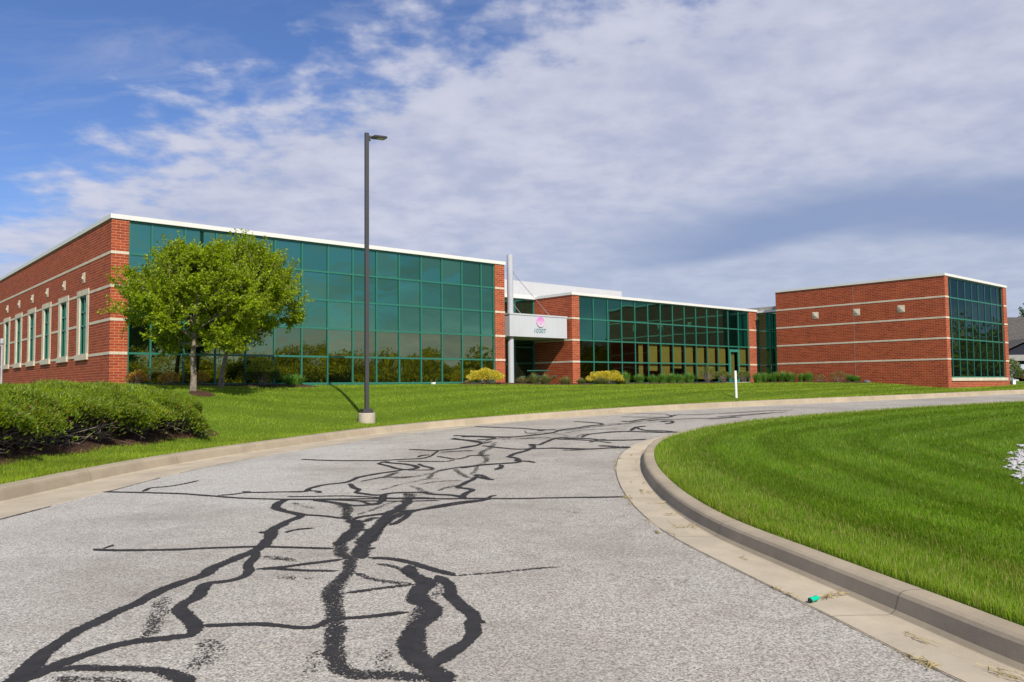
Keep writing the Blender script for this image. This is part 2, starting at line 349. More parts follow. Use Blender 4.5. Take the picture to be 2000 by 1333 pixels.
CRACKS=[(0.105,0.3,[(-2.74,4.28),(-2.78,4.56),(-2.84,4.81),(-2.92,5.17),(-2.95,5.56),(-2.92,5.92),(-2.87,6.25),(-2.86,6.62),(-2.8,6.87),(-2.72,7.11),(-2.71,7.51),(-2.65,7.89),(-2.59,8.25),(-2.64,8.8),(-2.76,9.35),(-2.76,9.87),(-2.71,10.24),(-2.7,10.44),(-2.85,10.66),(-3.09,10.89),(-3.25,11.2),(-3.33,11.7),(-3.29,12.01)]),(0.09,0.3,[(-2.87,9.3),(-2.72,9.18)]),(0.1,0.3,[(-2.81,4.56),(-2.73,4.74),(-2.69,4.93),(-2.62,5.08),(-2.53,5.24),(-2.4,5.34),(-2.23,5.41),(-2.14,5.46),(-2.19,5.64),(-2.31,5.82),(-2.45,6.02),(-2.5,6.21),(-2.49,6.46),(-2.56,6.79),(-2.55,6.94)]),(0.07,0.4,[(-2.58,6.92),(-2.49,6.91),(-2.4,6.96),(-2.34,7.07),(-2.37,7.34),(-2.45,7.6),(-2.49,7.88),(-2.55,8.19)]),(0.11,1.0,[(-2.75,6.47),(-2.61,6.13),(-2.51,5.71),(-2.44,5.47),(-2.45,5.34)]),(0.09,0.6,[(-2.76,4.74),(-2.63,4.82),(-2.43,4.82),(-2.22,4.81),(-2.02,4.76),(-1.86,4.65),(-1.76,4.53)]),(0.12,1.0,[(-2.62,4.68),(-2.45,4.63),(-2.23,4.62),(-2.04,4.54)]),(0.2,1.05,[(-2.04,5.35),(-1.88,5.14),(-1.84,4.91),(-1.86,4.74)]),(0.055,0.3,[(-2.16,5.66),(-2.02,5.66),(-1.87,5.68),(-1.73,5.68),(-1.59,5.63),(-1.4,5.58),(-1.33,5.64),(-1.29,5.76),(-1.1,5.81),(-0.93,5.87),(-0.76,5.94)]),(0.125,0.75,[(-0.41,4.54),(-0.59,4.64),(-0.74,4.66),(-0.85,4.65),(-0.98,4.71),(-1.07,4.93),(-1.17,5.32),(-1.23,5.66),(-1.3,5.92),(-1.38,6.26),(-1.44,6.58),(-1.47,7.01),(-1.49,7.4),(-1.57,7.78),(-1.71,8.08),(-1.8,8.54),(-1.83,9.06),(-1.82,9.51),(-1.94,10.0)]),(0.08,0.95,[(-1.39,6.19),(-1.45,6.66),(-1.47,7.06)]),(0.09,1.1,[(-1.21,5.12),(-1.18,4.89),(-1.14,4.63)]),(0.1,1.1,[(-0.81,5.11),(-0.79,4.88),(-0.67,4.7)]),(0.14,0.45,[(-0.34,4.35),(-0.4,4.55),(-0.48,4.78),(-0.6,5.01),(-0.67,5.23),(-0.67,5.47),(-0.63,5.64),(-0.59,5.89),(-0.61,6.09),(-0.73,6.31),(-0.75,6.55),(-0.73,6.8),(-0.84,7.03),(-0.93,7.27),(-0.98,7.48)]),(0.09,0.9,[(-0.69,6.17),(-0.68,5.64),(-0.69,5.31),(-0.64,5.01)]),(0.095,0.3,[(-0.47,4.8),(-0.4,5.05),(-0.3,5.24),(-0.27,5.46),(-0.29,5.6),(-0.29,5.82),(-0.35,6.01),(-0.43,6.23),(-0.5,6.38),(-0.51,6.62),(-0.59,6.88),(-0.67,7.07)]),(0.05,0.3,[(-0.3,5.75),(-0.25,5.7),(-0.2,5.65)]),(0.07,0.3,[(-1.39,7.83),(-1.16,7.76),(-0.97,7.59),(-0.75,7.32),(-0.6,7.16),(-0.51,7.04)]),(0.028,0.8,[(-0.51,7.04),(-0.35,7.09),(-0.13,7.16),(0.09,7.25),(0.25,7.32),(0.41,7.35)]),(0.05,0.3,[(-4.3,8.38),(-4.18,8.33),(-3.77,8.3),(-3.39,8.32),(-3.02,8.38),(-2.65,8.42),(-2.37,8.37),(-2.1,8.33),(-1.8,8.28)]),(0.04,0.6,[(-4.2,8.4),(-4.19,8.49),(-4.2,8.6)]),(0.05,0.3,[(-2.32,7.38),(-2.11,7.45),(-1.91,7.58),(-1.74,7.68),(-1.61,7.78)]),(0.05,0.6,[(-2.3,7.4),(-2.09,7.37),(-1.84,7.31),(-1.56,7.28)]),(0.09,0.95,[(-2.45,7.94),(-2.21,7.81),(-2.04,7.68)]),(0.09,1.1,[(-2.11,7.15),(-1.92,7.03),(-1.76,7.0),(-1.64,7.06)]),(0.055,0.7,[(-1.33,6.49),(-1.15,6.6),(-0.96,6.71),(-0.81,6.78)]),(0.07,0.85,[(-1.39,7.19),(-1.21,6.98),(-1.02,6.85),(-0.81,6.76)]),(0.06,0.85,[(-1.27,7.55),(-1.08,7.43),(-0.85,7.03)]),(0.09,1.1,[(-0.61,6.09),(-0.6,6.46),(-0.58,6.79)]),(0.13,0.5,[(-1.44,7.78),(-1.53,8.14),(-1.54,8.53),(-1.54,8.89),(-1.55,9.28),(-1.54,9.7),(-1.51,10.17),(-1.38,10.57),(-1.29,10.78)]),(0.12,0.45,[(-1.59,8.2),(-1.46,8.26),(-1.4,8.3)]),(0.05,0.3,[(-1.29,10.78),(-1.05,10.99),(-0.73,11.32),(-0.39,11.67)]),(0.045,0.3,[(-6.55,13.03),(-5.87,12.88),(-5.2,12.71),(-4.71,12.47),(-4.23,12.21),(-3.79,12.04),(-3.39,11.96),(-2.63,11.91),(-1.89,11.91),(-1.14,11.85),(-0.39,11.8),(-0.02,11.78),(0.53,11.81),(1.63,11.84)]),(0.04,0.3,[(-5.89,13.01),(-5.97,13.46),(-5.78,13.62),(-5.63,13.99),(-5.57,14.46)]),(0.04,0.3,[(-4.51,12.46),(-4.34,12.53),(-4.17,12.73),(-3.82,12.76),(-3.23,12.81)]),(0.06,0.3,[(-4.26,12.88),(-4.12,12.78)]),(0.04,0.6,[(-2.43,11.81),(-2.22,11.72),(-1.98,11.4),(-1.85,11.7),(-1.97,12.19),(-1.87,12.52)]),(0.11,0.85,[(-2.88,11.85),(-2.5,11.49),(-2.28,11.14),(-2.13,10.41),(-1.95,9.87)]),(0.035,0.5,[(-2.71,10.51),(-2.39,10.36),(-2.03,10.1)]),(0.045,1.0,[(-3.15,11.61),(-2.91,11.27),(-2.67,10.98)]),(0.035,0.7,[(-2.58,9.22),(-2.51,9.38),(-2.33,9.47)]),(0.04,0.3,[(-0.37,11.8),(-0.32,12.07),(-0.25,12.17)]),(0.075,0.3,[(-3.54,12.77),(-3.26,12.81),(-3.28,13.12),(-3.22,13.45),(-3.08,13.71),(-2.94,13.84),(-2.83,14.02),(-2.78,14.65),(-2.61,15.03),(-2.43,15.34),(-2.25,15.57),(-2.11,15.81),(-1.93,15.96),(-1.9,16.22),(-2.07,16.6),(-2.29,16.9),(-2.6,17.12),(-2.72,17.43)]),(0.04,0.5,[(-3.24,12.87),(-3.15,12.86),(-3.05,12.79),(-2.99,12.63),(-3.08,12.64)]),(0.05,0.3,[(-2.72,17.43),(-2.8,17.01),(-2.56,16.56),(-2.27,16.0),(-2.08,15.77)]),(0.05,0.3,[(-4.7,18.1),(-4.29,17.88),(-3.8,17.71),(-3.35,17.66),(-2.89,17.59),(-2.58,17.72),(-2.16,17.87),(-1.99,17.99),(-1.87,18.38),(-1.83,19.08),(-1.8,19.6)]),(0.06,0.3,[(-2.13,18.23),(-2.08,18.56),(-1.91,18.73)]),(0.04,0.3,[(-2.57,20.12),(-2.28,19.94),(-1.93,19.7),(-1.62,19.78),(-1.29,20.05),(-0.93,20.6),(-0.83,21.24),(-1.04,21.69),(-1.37,22.21),(-1.73,22.59)]),(0.06,0.3,[(-0.93,20.66),(-0.82,21.09),(-0.57,21.53)]),(0.06,0.3,[(-2.76,13.75),(-2.6,13.26),(-2.45,12.93),(-2.43,12.62),(-2.26,12.44),(-2.1,12.31),(-1.99,12.3),(-1.9,12.47),(-1.75,12.54),(-1.56,12.56),(-1.39,12.55),(-1.26,12.36),(-1.13,12.29),(-0.94,12.22),(-0.78,12.04),(-0.69,11.88)]),(0.08,0.3,[(-0.77,11.88),(-0.71,12.44),(-0.63,12.79),(-0.74,12.96),(-0.87,13.09),(-0.84,13.53),(-0.73,14.02),(-0.64,14.47),(-0.47,14.22),(-0.34,14.02)]),(0.07,0.4,[(-0.62,14.43),(-0.68,14.86),(-0.58,14.77),(-0.42,14.17)]),(0.15,0.8,[(-1.66,12.45),(-1.55,12.21),(-1.52,11.72),(-1.51,11.42)]),(0.06,0.3,[(-1.92,12.3),(-1.9,11.86),(-1.87,11.5),(-1.9,11.35),(-2.07,11.26),(-2.21,11.23),(-2.36,11.4),(-2.53,11.54),(-2.73,11.71),(-2.91,11.82)]),(0.11,0.6,[(-1.94,12.18),(-1.9,11.75),(-1.88,11.53)]),(0.03,0.5,[(-3.39,12.23),(-3.08,12.21),(-2.78,12.25),(-2.47,12.22),(-2.23,12.15),(-1.98,12.02),(-1.67,11.95),(-1.37,11.98),(-1.0,11.81),(-0.62,11.85),(-0.35,11.85)]),(0.03,0.55,[(-3.3,11.9),(-2.92,11.88),(-2.53,11.8),(-2.22,11.7),(-1.92,11.67),(-1.55,11.62),(-1.33,11.63),(-1.05,11.69)]),(0.12,0.85,[(-2.42,11.29),(-2.28,11.09),(-2.18,10.73),(-2.14,10.39),(-2.03,10.06)]),(0.035,0.5,[(-2.68,10.46),(-2.49,10.41),(-2.27,10.27),(-2.1,10.15)]),(0.14,0.6,[(-1.81,8.45),(-1.81,9.09),(-1.81,9.41),(-1.84,9.68),(-1.95,9.91),(-2.03,10.03)]),(0.12,0.5,[(-2.02,9.99),(-1.94,9.98),(-1.84,9.83)]),(0.14,0.55,[(-1.57,8.44),(-1.59,8.95),(-1.59,9.36),(-1.57,9.74),(-1.59,10.11),(-1.61,10.56),(-1.54,10.86),(-1.5,11.32),(-1.52,11.83)]),(0.05,0.3,[(-1.98,10.06),(-1.92,10.28),(-1.78,10.41),(-1.61,10.56),(-1.43,10.72),(-1.26,10.8),(-1.12,11.01),(-0.94,11.28),(-0.74,11.49),(-0.46,11.65),(-0.32,11.8)]),(0.07,0.3,[(-1.46,9.63),(-1.39,9.95),(-1.34,10.26),(-1.33,10.67),(-1.25,10.81)]),(0.09,0.6,[(-1.85,9.87),(-1.79,9.97),(-1.76,10.12),(-1.65,10.2)]),(0.06,0.95,[(-1.99,10.42),(-1.9,10.71),(-1.82,11.06),(-1.74,11.44),(-1.61,11.73)]),(0.04,0.5,[(-1.83,9.28),(-1.77,9.33),(-1.68,9.33),(-1.58,9.41)]),(0.05,0.5,[(-1.42,15.49),(-1.22,15.89),(-0.94,16.21),(-0.64,16.43),(-0.42,16.58)]),(0.08,0.85,[(-1.49,14.31),(-1.49,15.17),(-1.4,15.66),(-1.3,15.9)]),(0.09,0.85,[(-1.12,15.88),(-0.99,15.13),(-0.85,14.64),(-0.74,14.32)]),(0.09,0.9,[(-0.72,16.26),(-0.71,15.58),(-0.77,14.87)]),(0.05,0.9,[(-2.09,14.36),(-1.85,14.57),(-1.65,14.87),(-1.51,15.18)]),(0.11,0.8,[(-2.31,14.49),(-2.25,15.05),(-2.19,15.4)]),(0.035,0.6,[(-2.63,14.03),(-2.46,14.39),(-2.32,14.64),(-2.03,14.58),(-1.77,14.69)]),(0.05,1.0,[(-2.1,12.78),(-2.0,13.15),(-1.89,13.54),(-1.75,13.81),(-1.54,14.24),(-1.29,14.4)]),(0.05,0.9,[(-1.55,13.52),(-1.41,13.78),(-1.16,13.98),(-0.87,14.03)]),(0.1,0.95,[(-1.7,13.39),(-1.49,12.98),(-1.36,12.6),(-1.16,12.45)]),(0.05,0.8,[(-1.17,12.71),(-1.07,13.08),(-0.88,13.39)]),(0.1,0.9,[(-0.68,19.42),(-0.76,18.8),(-0.64,18.08),(-0.56,17.25),(-0.65,16.69),(-0.75,16.44)]),(0.03,0.6,[(-1.71,19.19),(-1.37,19.4),(-0.93,19.4)]),(0.04,0.5,[(-1.71,18.35),(-1.47,17.99),(-1.25,17.68),(-1.04,18.03),(-0.95,18.36),(-0.49,18.4)]),(0.025,0.5,[(-2.49,17.41),(-1.98,17.33),(-1.43,17.22),(-1.26,17.53)]),(0.06,0.6,[(-1.96,16.86),(-1.81,16.39),(-1.65,16.16),(-1.54,15.81)]),(0.03,0.6,[(-2.07,15.72),(-1.8,15.7),(-1.51,15.75)]),(0.03,0.6,[(-2.55,9.19),(-2.52,9.35),(-2.44,9.44),(-2.3,9.49)]),(0.055,0.3,[(-1.73,23.61),(-1.5,23.44),(-0.93,23.0),(-0.03,22.45),(0.33,22.58),(0.76,22.8),(1.14,23.13),(1.39,23.72),(1.87,24.13),(2.3,24.62),(2.71,24.84),(2.7,25.45),(2.36,26.18),(1.99,26.77)]),(0.045,0.3,[(-1.24,26.53),(-0.43,25.67),(0.36,24.81),(0.73,24.2),(1.29,23.87)]),(0.07,0.3,[(0.74,24.3),(0.84,23.85),(0.95,23.99)]),(0.06,0.3,[(-1.67,22.79),(-1.43,22.3),(-1.06,21.85),(-0.84,21.45),(-0.91,20.75),(-1.12,20.44),(-1.29,20.19)]),(0.03,0.7,[(-0.84,21.45),(-0.55,22.0),(-0.27,22.3),(-0.03,22.13)]),(0.035,0.3,[(-1.48,23.08),(-1.0,22.94),(-0.67,22.6),(-0.48,22.32),(-0.72,22.05),(-0.99,22.01)]),(0.14,0.85,[(-0.75,18.44),(-0.69,19.2),(-0.59,19.83),(-0.5,20.67),(-0.48,21.37)]),(0.12,0.9,[(-0.76,18.67),(-0.57,17.73),(-0.58,16.87)]),(0.045,0.3,[(-0.77,20.55),(-0.34,19.96),(0.13,19.48),(0.46,19.49),(0.89,19.48),(1.33,19.27),(1.76,19.01),(2.37,19.09),(2.74,18.93)]),(0.06,0.3,[(0.4,19.34),(0.52,19.8),(0.44,20.55),(0.61,20.29),(0.89,20.96),(1.05,21.4),(1.34,21.68),(1.48,21.3),(1.65,21.34),(1.96,21.08),(2.24,20.64),(2.69,20.36),(3.1,20.31),(3.33,20.32)]),(0.18,0.4,[(0.43,19.99),(0.54,20.13)]),(0.1,0.3,[(0.86,20.81),(0.94,20.95)]),(0.08,0.3,[(-0.14,17.92),(0.09,18.61),(0.33,19.13),(0.46,19.82)]),(0.07,0.3,[(-0.11,17.98),(0.06,17.71),(0.13,17.01),(0.03,16.8),(-0.29,16.65),(-0.67,16.43),(-1.02,15.94)]),(0.12,0.3,[(0.06,17.38),(0.15,17.0)]),(0.05,0.3,[(0.14,17.06),(0.32,17.03),(0.45,16.74)]),(0.08,0.3,[(-0.28,16.46),(-0.22,16.21),(-0.33,15.59)]),(0.06,0.6,[(2.37,20.62),(2.25,20.73),(2.07,20.59),(1.91,20.18)]),(0.025,0.5,[(1.15,21.35),(1.62,21.01),(2.07,20.5),(2.41,19.89)]),(0.03,0.6,[(1.14,19.05),(1.46,18.94),(1.7,18.97)]),(0.03,0.5,[(2.03,19.52),(2.25,19.34),(2.52,19.06)]),(0.045,0.4,[(1.8,21.51),(2.06,22.1),(2.43,22.33),(3.12,22.23),(3.49,21.91),(4.01,21.42),(4.63,21.14)]),(0.06,0.3,[(3.26,22.45),(3.54,23.35),(3.54,22.69),(3.64,22.23),(4.08,21.76),(4.28,21.24)]),(0.08,0.3,[(3.46,23.45),(3.6,23.42),(3.85,23.49)]),(0.06,0.3,[(3.44,25.92),(3.67,25.56),(4.08,26.13),(4.56,26.51),(5.02,26.72),(5.34,27.28),(5.33,28.36)]),(0.03,0.3,[(3.73,28.08),(4.3,27.49),(5.04,26.86)]),(0.05,0.3,[(5.34,27.28),(5.68,27.91),(6.27,27.59),(6.95,27.73)]),(0.07,0.3,[(4.49,24.77),(4.85,25.02),(4.72,24.17),(4.49,23.93)]),(0.045,0.4,[(4.2,25.37),(4.69,25.84),(5.21,25.6),(5.82,25.62),(6.36,25.37),(7.17,25.43)]),(0.03,0.4,[(3.84,30.72),(4.67,29.83),(5.38,28.67)]),(0.05,0.3,[(6.95,27.73),(7.89,27.96),(8.94,28.5),(9.86,28.55)]),(0.05,0.5,[(6.51,25.95),(7.22,26.31),(8.24,26.93),(9.25,27.42)]),(0.05,0.5,[(6.0,25.06),(6.53,25.25),(7.04,25.68)]),(0.04,0.5,[(6.94,26.05),(7.63,26.31),(8.73,27.16)]),(0.06,0.9,[(0.34,23.31),(0.78,23.45),(1.06,22.99),(1.38,22.33),(1.51,21.72),(1.77,21.52)]),(0.05,0.7,[(1.26,23.44),(1.64,23.58),(2.25,24.15),(2.85,24.39),(3.48,24.75),(4.24,25.81)]),(0.06,0.8,[(1.67,21.64),(1.8,21.95),(2.08,22.38)]),(0.05,0.8,[(2.28,24.46),(2.89,24.73),(3.74,25.18),(4.47,25.99)]),(0.04,0.8,[(0.66,21.93),(1.16,21.62),(1.66,21.41)]),(0.04,0.8,[(0.14,21.89),(0.66,21.93),(1.0,21.77)]),(0.03,0.8,[(-0.37,21.86),(0.14,21.85),(0.66,21.76)]),(0.04,0.9,[(1.41,22.8),(1.98,23.26),(2.74,23.49),(3.47,23.94)]),(0.04,0.9,[(1.65,23.14),(2.36,23.35),(3.23,22.98)]),(0.05,0.9,[(2.94,25.14),(3.62,24.39),(4.26,24.8),(5.01,25.61)]),(0.03,0.7,[(0.35,24.14),(0.41,23.36),(0.69,22.92)])]
# ---------------------------------------------------------------- terrain
OB = np.array([(-8,-60,-1.62),(-8,-20,-1.62),(-8,0,-1.62),(-8,8,-1.62),(-7.95,12.4,-1.62),(-7.85,16,-1.61),(-7.2,19.4,-1.57),(-5.45,24,-1.50),(-4.3,25.9,-1.42),(-1.08,28.6,-1.25),(3.3,31,-1.07),(6.57,32.6,-.96),(10.45,34.7,-.89),(18.7,39.7,-.79),(29,46,-.65),(45,56.2,-.5),(90,86,-.4)])
IB = np.array([(30,-16),(16,-12),(10,-8.6),(6.4,-4.6),(4.2,-.9),(3.1,2.2),(2.42,4.47),(2.22,5.6),(1.96,7.1),(1.69,8.8),(1.62,10.75),(1.73,13.2),(2.0,15.8),(2.48,18.3),(3.15,19.9),(4.6,21.5),(7.2,23.2),(10.4,24.9),(15,27.6),(22,31.7),(40,43),(85,73)])
def spline(P, n):
    P = np.asarray(P, float); out = []
    Q = np.vstack([2 * P[0] - P[1], P, 2 * P[-1] - P[-2]])
    for i in range(1, len(Q) - 2):
        p0, p1, p2, p3 = Q[i - 1:i + 3]
        d1 = np.linalg.norm(p2 - p1) ** .5; d0 = np.linalg.norm(p1 - p0) ** .5; d2 = np.linalg.norm(p3 - p2) ** .5
        m1 = ((p1 - p0) / d0 - (p2 - p0) / (d0 + d1) + (p2 - p1) / d1) * d1
        m2 = ((p2 - p1) / d1 - (p3 - p1) / (d1 + d2) + (p3 - p2) / d2) * d1
        for t in np.linspace(0, 1, n, endpoint=False):
            out.append((2*t**3-3*t**2+1)*p1 + (t**3-2*t**2+t)*m1 + (-2*t**3+3*t**2)*p2 + (t**3-t**2)*m2)
    out.append(P[-1]); return np.array(out)
PB = spline(OB, 14); PB[:, 2] += H
def nearest(path, x, y):
    """distance, station index and signed side (+ = left of travel) to a polyline"""
    a = path[:-1, :2]; ab = path[1:, :2] - a; L2 = (ab ** 2).sum(1)
    D_ = np.empty(len(x)); I = np.empty(len(x), int); T = np.empty(len(x)); S = np.empty(len(x))
    for k in range(0, len(x), 20000):
        X = x[k:k+20000, None]; Y = y[k:k+20000, None]
        t = (((X - a[:, 0]) * ab[:, 0] + (Y - a[:, 1]) * ab[:, 1]) / L2).clip(0, 1)
        dx = X - a[:, 0] - t * ab[:, 0]; dy = Y - a[:, 1] - t * ab[:, 1]; d = dx * dx + dy * dy
        i = d.argmin(1); r = np.arange(len(i))
        D_[k:k+20000] = np.sqrt(d[r, i]); I[k:k+20000] = i; T[k:k+20000] = t[r, i]
        S[k:k+20000] = np.sign(ab[i, 0] * dy[r, i] - ab[i, 1] * dx[r, i])
    return D_, I, T, S
def road_z(x, y):
    x = np.atleast_1d(np.asarray(x, float)); y = np.atleast_1d(np.asarray(y, float))
    z = np.zeros(len(x))
    for dx, dy in OFFS:
        d, i, t, s = nearest(PB0, x + dx, y + dy); z += PB0[i, 2] * (1 - t) + PB0[i + 1, 2] * t
    return z / len(OFFS)
OFFS = [(0, 0)] + [(1.6 * math.cos(k * 1.0472), 1.6 * math.sin(k * 1.0472)) for k in range(6)] + [(3.4 * math.cos(k * .7854 + .4), 3.4 * math.sin(k * .7854 + .4)) for k in range(8)]
def normals2(P):
    t = np.gradient(P[:, :2], axis=0); t = t / np.linalg.norm(t, axis=1, keepdims=True)
    return np.stack([-t[:, 1], t[:, 0]], 1)                    # left of travel
def station(P): return np.concatenate([[0], np.cumsum(np.linalg.norm(np.diff(P[:, :2], axis=0), axis=1))])
PI_ = spline(IB, 12)                                            # inner asphalt edge
def smooth_path(P, k=3):
    for _ in range(k):
        Q = P.copy(); Q[1:-1] = (P[:-2] + 2 * P[1:-1] + P[2:]) / 4; P = Q
    return P
PI_ = smooth_path(PI_, 4); PB = smooth_path(PB, 6); PB0 = PB.copy(); PB[:, 2] = road_z(PB[:, 0], PB[:, 1])
NB = normals2(PB); NI = normals2(PI_); SB = station(PB); SI = station(PI_)
PIz = road_z(PI_[:, 0], PI_[:, 1])
INNER_BACK = np.column_stack([PI_ - NI * .74, PIz + .15])      # island side is right of travel
OA = PB[:, :2] - NB * 1.45                                      # outer asphalt edge

def tps(P, z, lam=.02):
    P = np.asarray(P, float) / 10; n = len(P)
    def K(a, b):
        r2 = ((a[:, None] - b[None]) ** 2).sum(-1); return .5 * r2 * np.log(r2 + 1e-9)
    A = np.zeros((n + 3, n + 3)); A[:n, :n] = K(P, P) + lam * np.eye(n); A[:n, n] = 1; A[:n, n+1:] = P; A[n, :n] = 1; A[n+1:, :n] = P.T
    w = np.linalg.solve(A, np.concatenate([z, [0, 0, 0]]))
    def f(x, y):
        x = np.asarray(x, float); sh = x.shape; Q = np.stack([x.ravel(), np.asarray(y, float).ravel()], 1) / 10; o = np.empty(len(Q))
        for k in range(0, len(Q), 20000): q = Q[k:k+20000]; o[k:k+20000] = K(q, P) @ w[:n] + w[n] + q @ w[n+1:]
        return o.reshape(sh)
    return f
cp = []
for i in range(0, len(PB), 7):
    if PB[i, 1] > -30: cp.append((PB[i, 0], PB[i, 1], PB[i, 2] + .18))
def cuv(u, v, z): x, y = uv2w(u, v); cp.append((x, y, z + H))
for u in (0, 4, 8, 12, 16, 18.7): cuv(u, -.2, .13); cuv(u, 4, .13)
for v in (0, 8, 16, 26, 38): cuv(-.3, v, .2); cuv(-6, v, .18)
for u in (20, 24, 28, 32, 36, 40): cuv(u, 0, .07); cuv(u, -1.2, .03); cuv(u, 5, .1)
for v, z in ((-1.6, .05), (-4, .05), (-7.6, .02), (-9.6, -.1), (-11.1, -.25), (-12.7, -.37)): cuv(41.6, v, z)
for u, z in ((44, -.36), (48, -.33), (52.2, -.26), (58, -.2), (70, -.1)): cuv(u, -12.8, z)
for u, v, z in ((46, -5, 0), (52, 0, 0), (60, -3, -.03), (70, 5, 0), (60, 30, 0), (20, 40, .1), (-30, 30, 0.1), (-25, 0, -.5)): cuv(u, v, z)
for x, y, z in ((-4.9,27.2,-1.12),(9.87,35.86,-.49),(-10.2,26,-.06),(-9.2,14.1,-1.27),(-8.0,21,-1.23),(-20,5,-1.1),(-25,-30,-1.3),(47,75,0),(70,95,0),(-100,100,0),(0,220,0),(200,200,0),(-150,-50,-1)): cp.append((x, y, z + H))
cp = np.array(cp); _tl = tps(cp[:, :2], cp[:, 2])
def lawn_z(x, y):
    x = np.asarray(x, float); sh = x.shape; xf = x.ravel(); yf = np.asarray(y, float).ravel()
    d, i, t, s = nearest(PB, xf, yf); zk_ = PB[i, 2] * (1 - t) + PB[i + 1, 2] * t + .18
    w = (d / 2.5).clip(0, 1); w = w * w * (3 - 2 * w)
    return (zk_ * (1 - w) + _tl(xf, yf).clip(-.4, 2.0) * w).reshape(sh)
ci = [(p[0], p[1], p[2]) for p in INNER_BACK[::6]]
for x, y, z in ((10,14,-1.33),(6,10,-1.42),(6,14,-1.33),(6,18,-1.12),(20,15,-1.05),(10,21,-.88),(14,24,-.74),(20,26,-.68),(40,20,-.9),(60,30,-.7),(60,0,-1.3),(120,20,-1.2),(120,80,-.6),(140,-60,-1.4)): ci.append((x, y, z + H))
ci = np.array(ci); _ti = tps(ci[:, :2], ci[:, 2])
def island_z(x, y):
    x = np.asarray(x, float); sh = x.shape; xf = x.ravel(); yf = np.asarray(y, float).ravel()
    d, i, t, s = nearest(INNER_BACK, xf, yf); zk_ = INNER_BACK[i, 2] * (1 - t) + INNER_BACK[i + 1, 2] * t
    w = (d / 2.0).clip(0, 1); w = w * w * (3 - 2 * w)
    return (zk_ * (1 - w) + _ti(xf, yf).clip(0, 1.4) * w).reshape(sh)

def grid_obj(name, X, Y, Z, mat, kind, uv=None, label=None, flip=False, smooth=True):
    n, m = X.shape; V = np.stack([X, Y, Z], -1).reshape(-1, 3); id_ = np.arange(n * m).reshape(n, m)
    q = [id_[:-1, :-1], id_[1:, :-1], id_[1:, 1:], id_[:-1, 1:]]
    if flip: q = q[::-1]
    F = np.stack(q, -1).reshape(-1, 4)
    o = arr_mesh(name, V, F, mat, smooth=smooth)
    if uv is not None:
        l = o.data.uv_layers.new(name='UVMap'); U = uv.reshape(-1, 2)[F.ravel()]; l.data.foreach_set('uv', U.astype(np.float32).ravel())
    tag(o, label, None, None, kind); return o
# ground sheet to the horizon
g = MB(); g.face([(-4000,-4000,-1.2),(4000,-4000,-1.2),(4000,4000,-1.2),(-4000,4000,-1.2)]); tag(g.build('ground', M['turf']), 'distant flat grassland', None, None, 'structure')
# road
anch_o = [0]; anch_i = [0]
def io(y): return int(np.argmin(abs(PB[:, 1] - y)))
def ii(x, y): return int(np.argmin((PI_[:, 0] - x) ** 2 + (PI_[:, 1] - y) ** 2))
for oy, ip in ((-6, (4.2, -.9)), (4, (2.42, 4.47)), (11, (1.62, 10.75)), (18, (2.0, 15.8)), (25.9, (3.15, 19.9)), (31, (7.2, 23.2)), (34.7, (15, 27.6)), (46, (34, 39))): anch_o.append(io(oy)); anch_i.append(ii(*ip))
anch_o.append(len(PB) - 1); anch_i.append(len(PI_) - 1)
so = np.linspace(0, SB[-1], 420); si = np.interp(so, SB[anch_o], SI[anch_i])
ox = np.interp(so, SB, OA[:, 0]); oy = np.interp(so, SB, OA[:, 1]); ix = np.interp(si, SI, PI_[:, 0]); iy = np.interp(si, SI, PI_[:, 1])
w = np.linspace(0, 1, 15)[None]
RX = ox[:, None] * (1 - w) + ix[:, None] * w; RY = oy[:, None] * (1 - w) + iy[:, None] * w; RZ = road_z(RX.ravel(), RY.ravel()).reshape(RX.shape)
grid_obj('road', RX, RY, RZ, M['asphalt'], 'structure', label='bleached grey asphalt driveway curving to the right', flip=False)
# kerbs with gutter pans
def kerb(name, P, Nn, S, zz, prof, label, flip):
    a = np.array(prof); X = P[:, 0, None] + Nn[:, 0, None] * a[:, 0]; Y = P[:, 1, None] + Nn[:, 1, None] * a[:, 0]; Z = zz[:, None] + a[:, 1]
    uv = np.stack([np.repeat(S[:, None], len(a), 1), np.repeat(a[None, :, 0], len(S), 0)], -1)
    o = grid_obj(name, X, Y, Z, M['kerb'], 'structure', uv, label, flip, False)
    return o
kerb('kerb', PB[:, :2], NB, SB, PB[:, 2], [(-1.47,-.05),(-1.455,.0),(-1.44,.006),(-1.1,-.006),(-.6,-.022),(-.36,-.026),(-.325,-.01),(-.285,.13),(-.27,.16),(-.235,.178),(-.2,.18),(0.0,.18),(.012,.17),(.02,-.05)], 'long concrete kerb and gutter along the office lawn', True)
kerb('kerb', PI_, -NI, SI, PIz, [(-.02,-.05),(-.012,.0),(0,.004),(.2,.0),(.42,-.012),(.46,-.008),(.49,.02),(.52,.115),(.54,.138),(.575,.15),(.62,.152),(.72,.15),(.735,.14),(.745,-.05)], 'curved concrete kerb and gutter around the grass island', False)
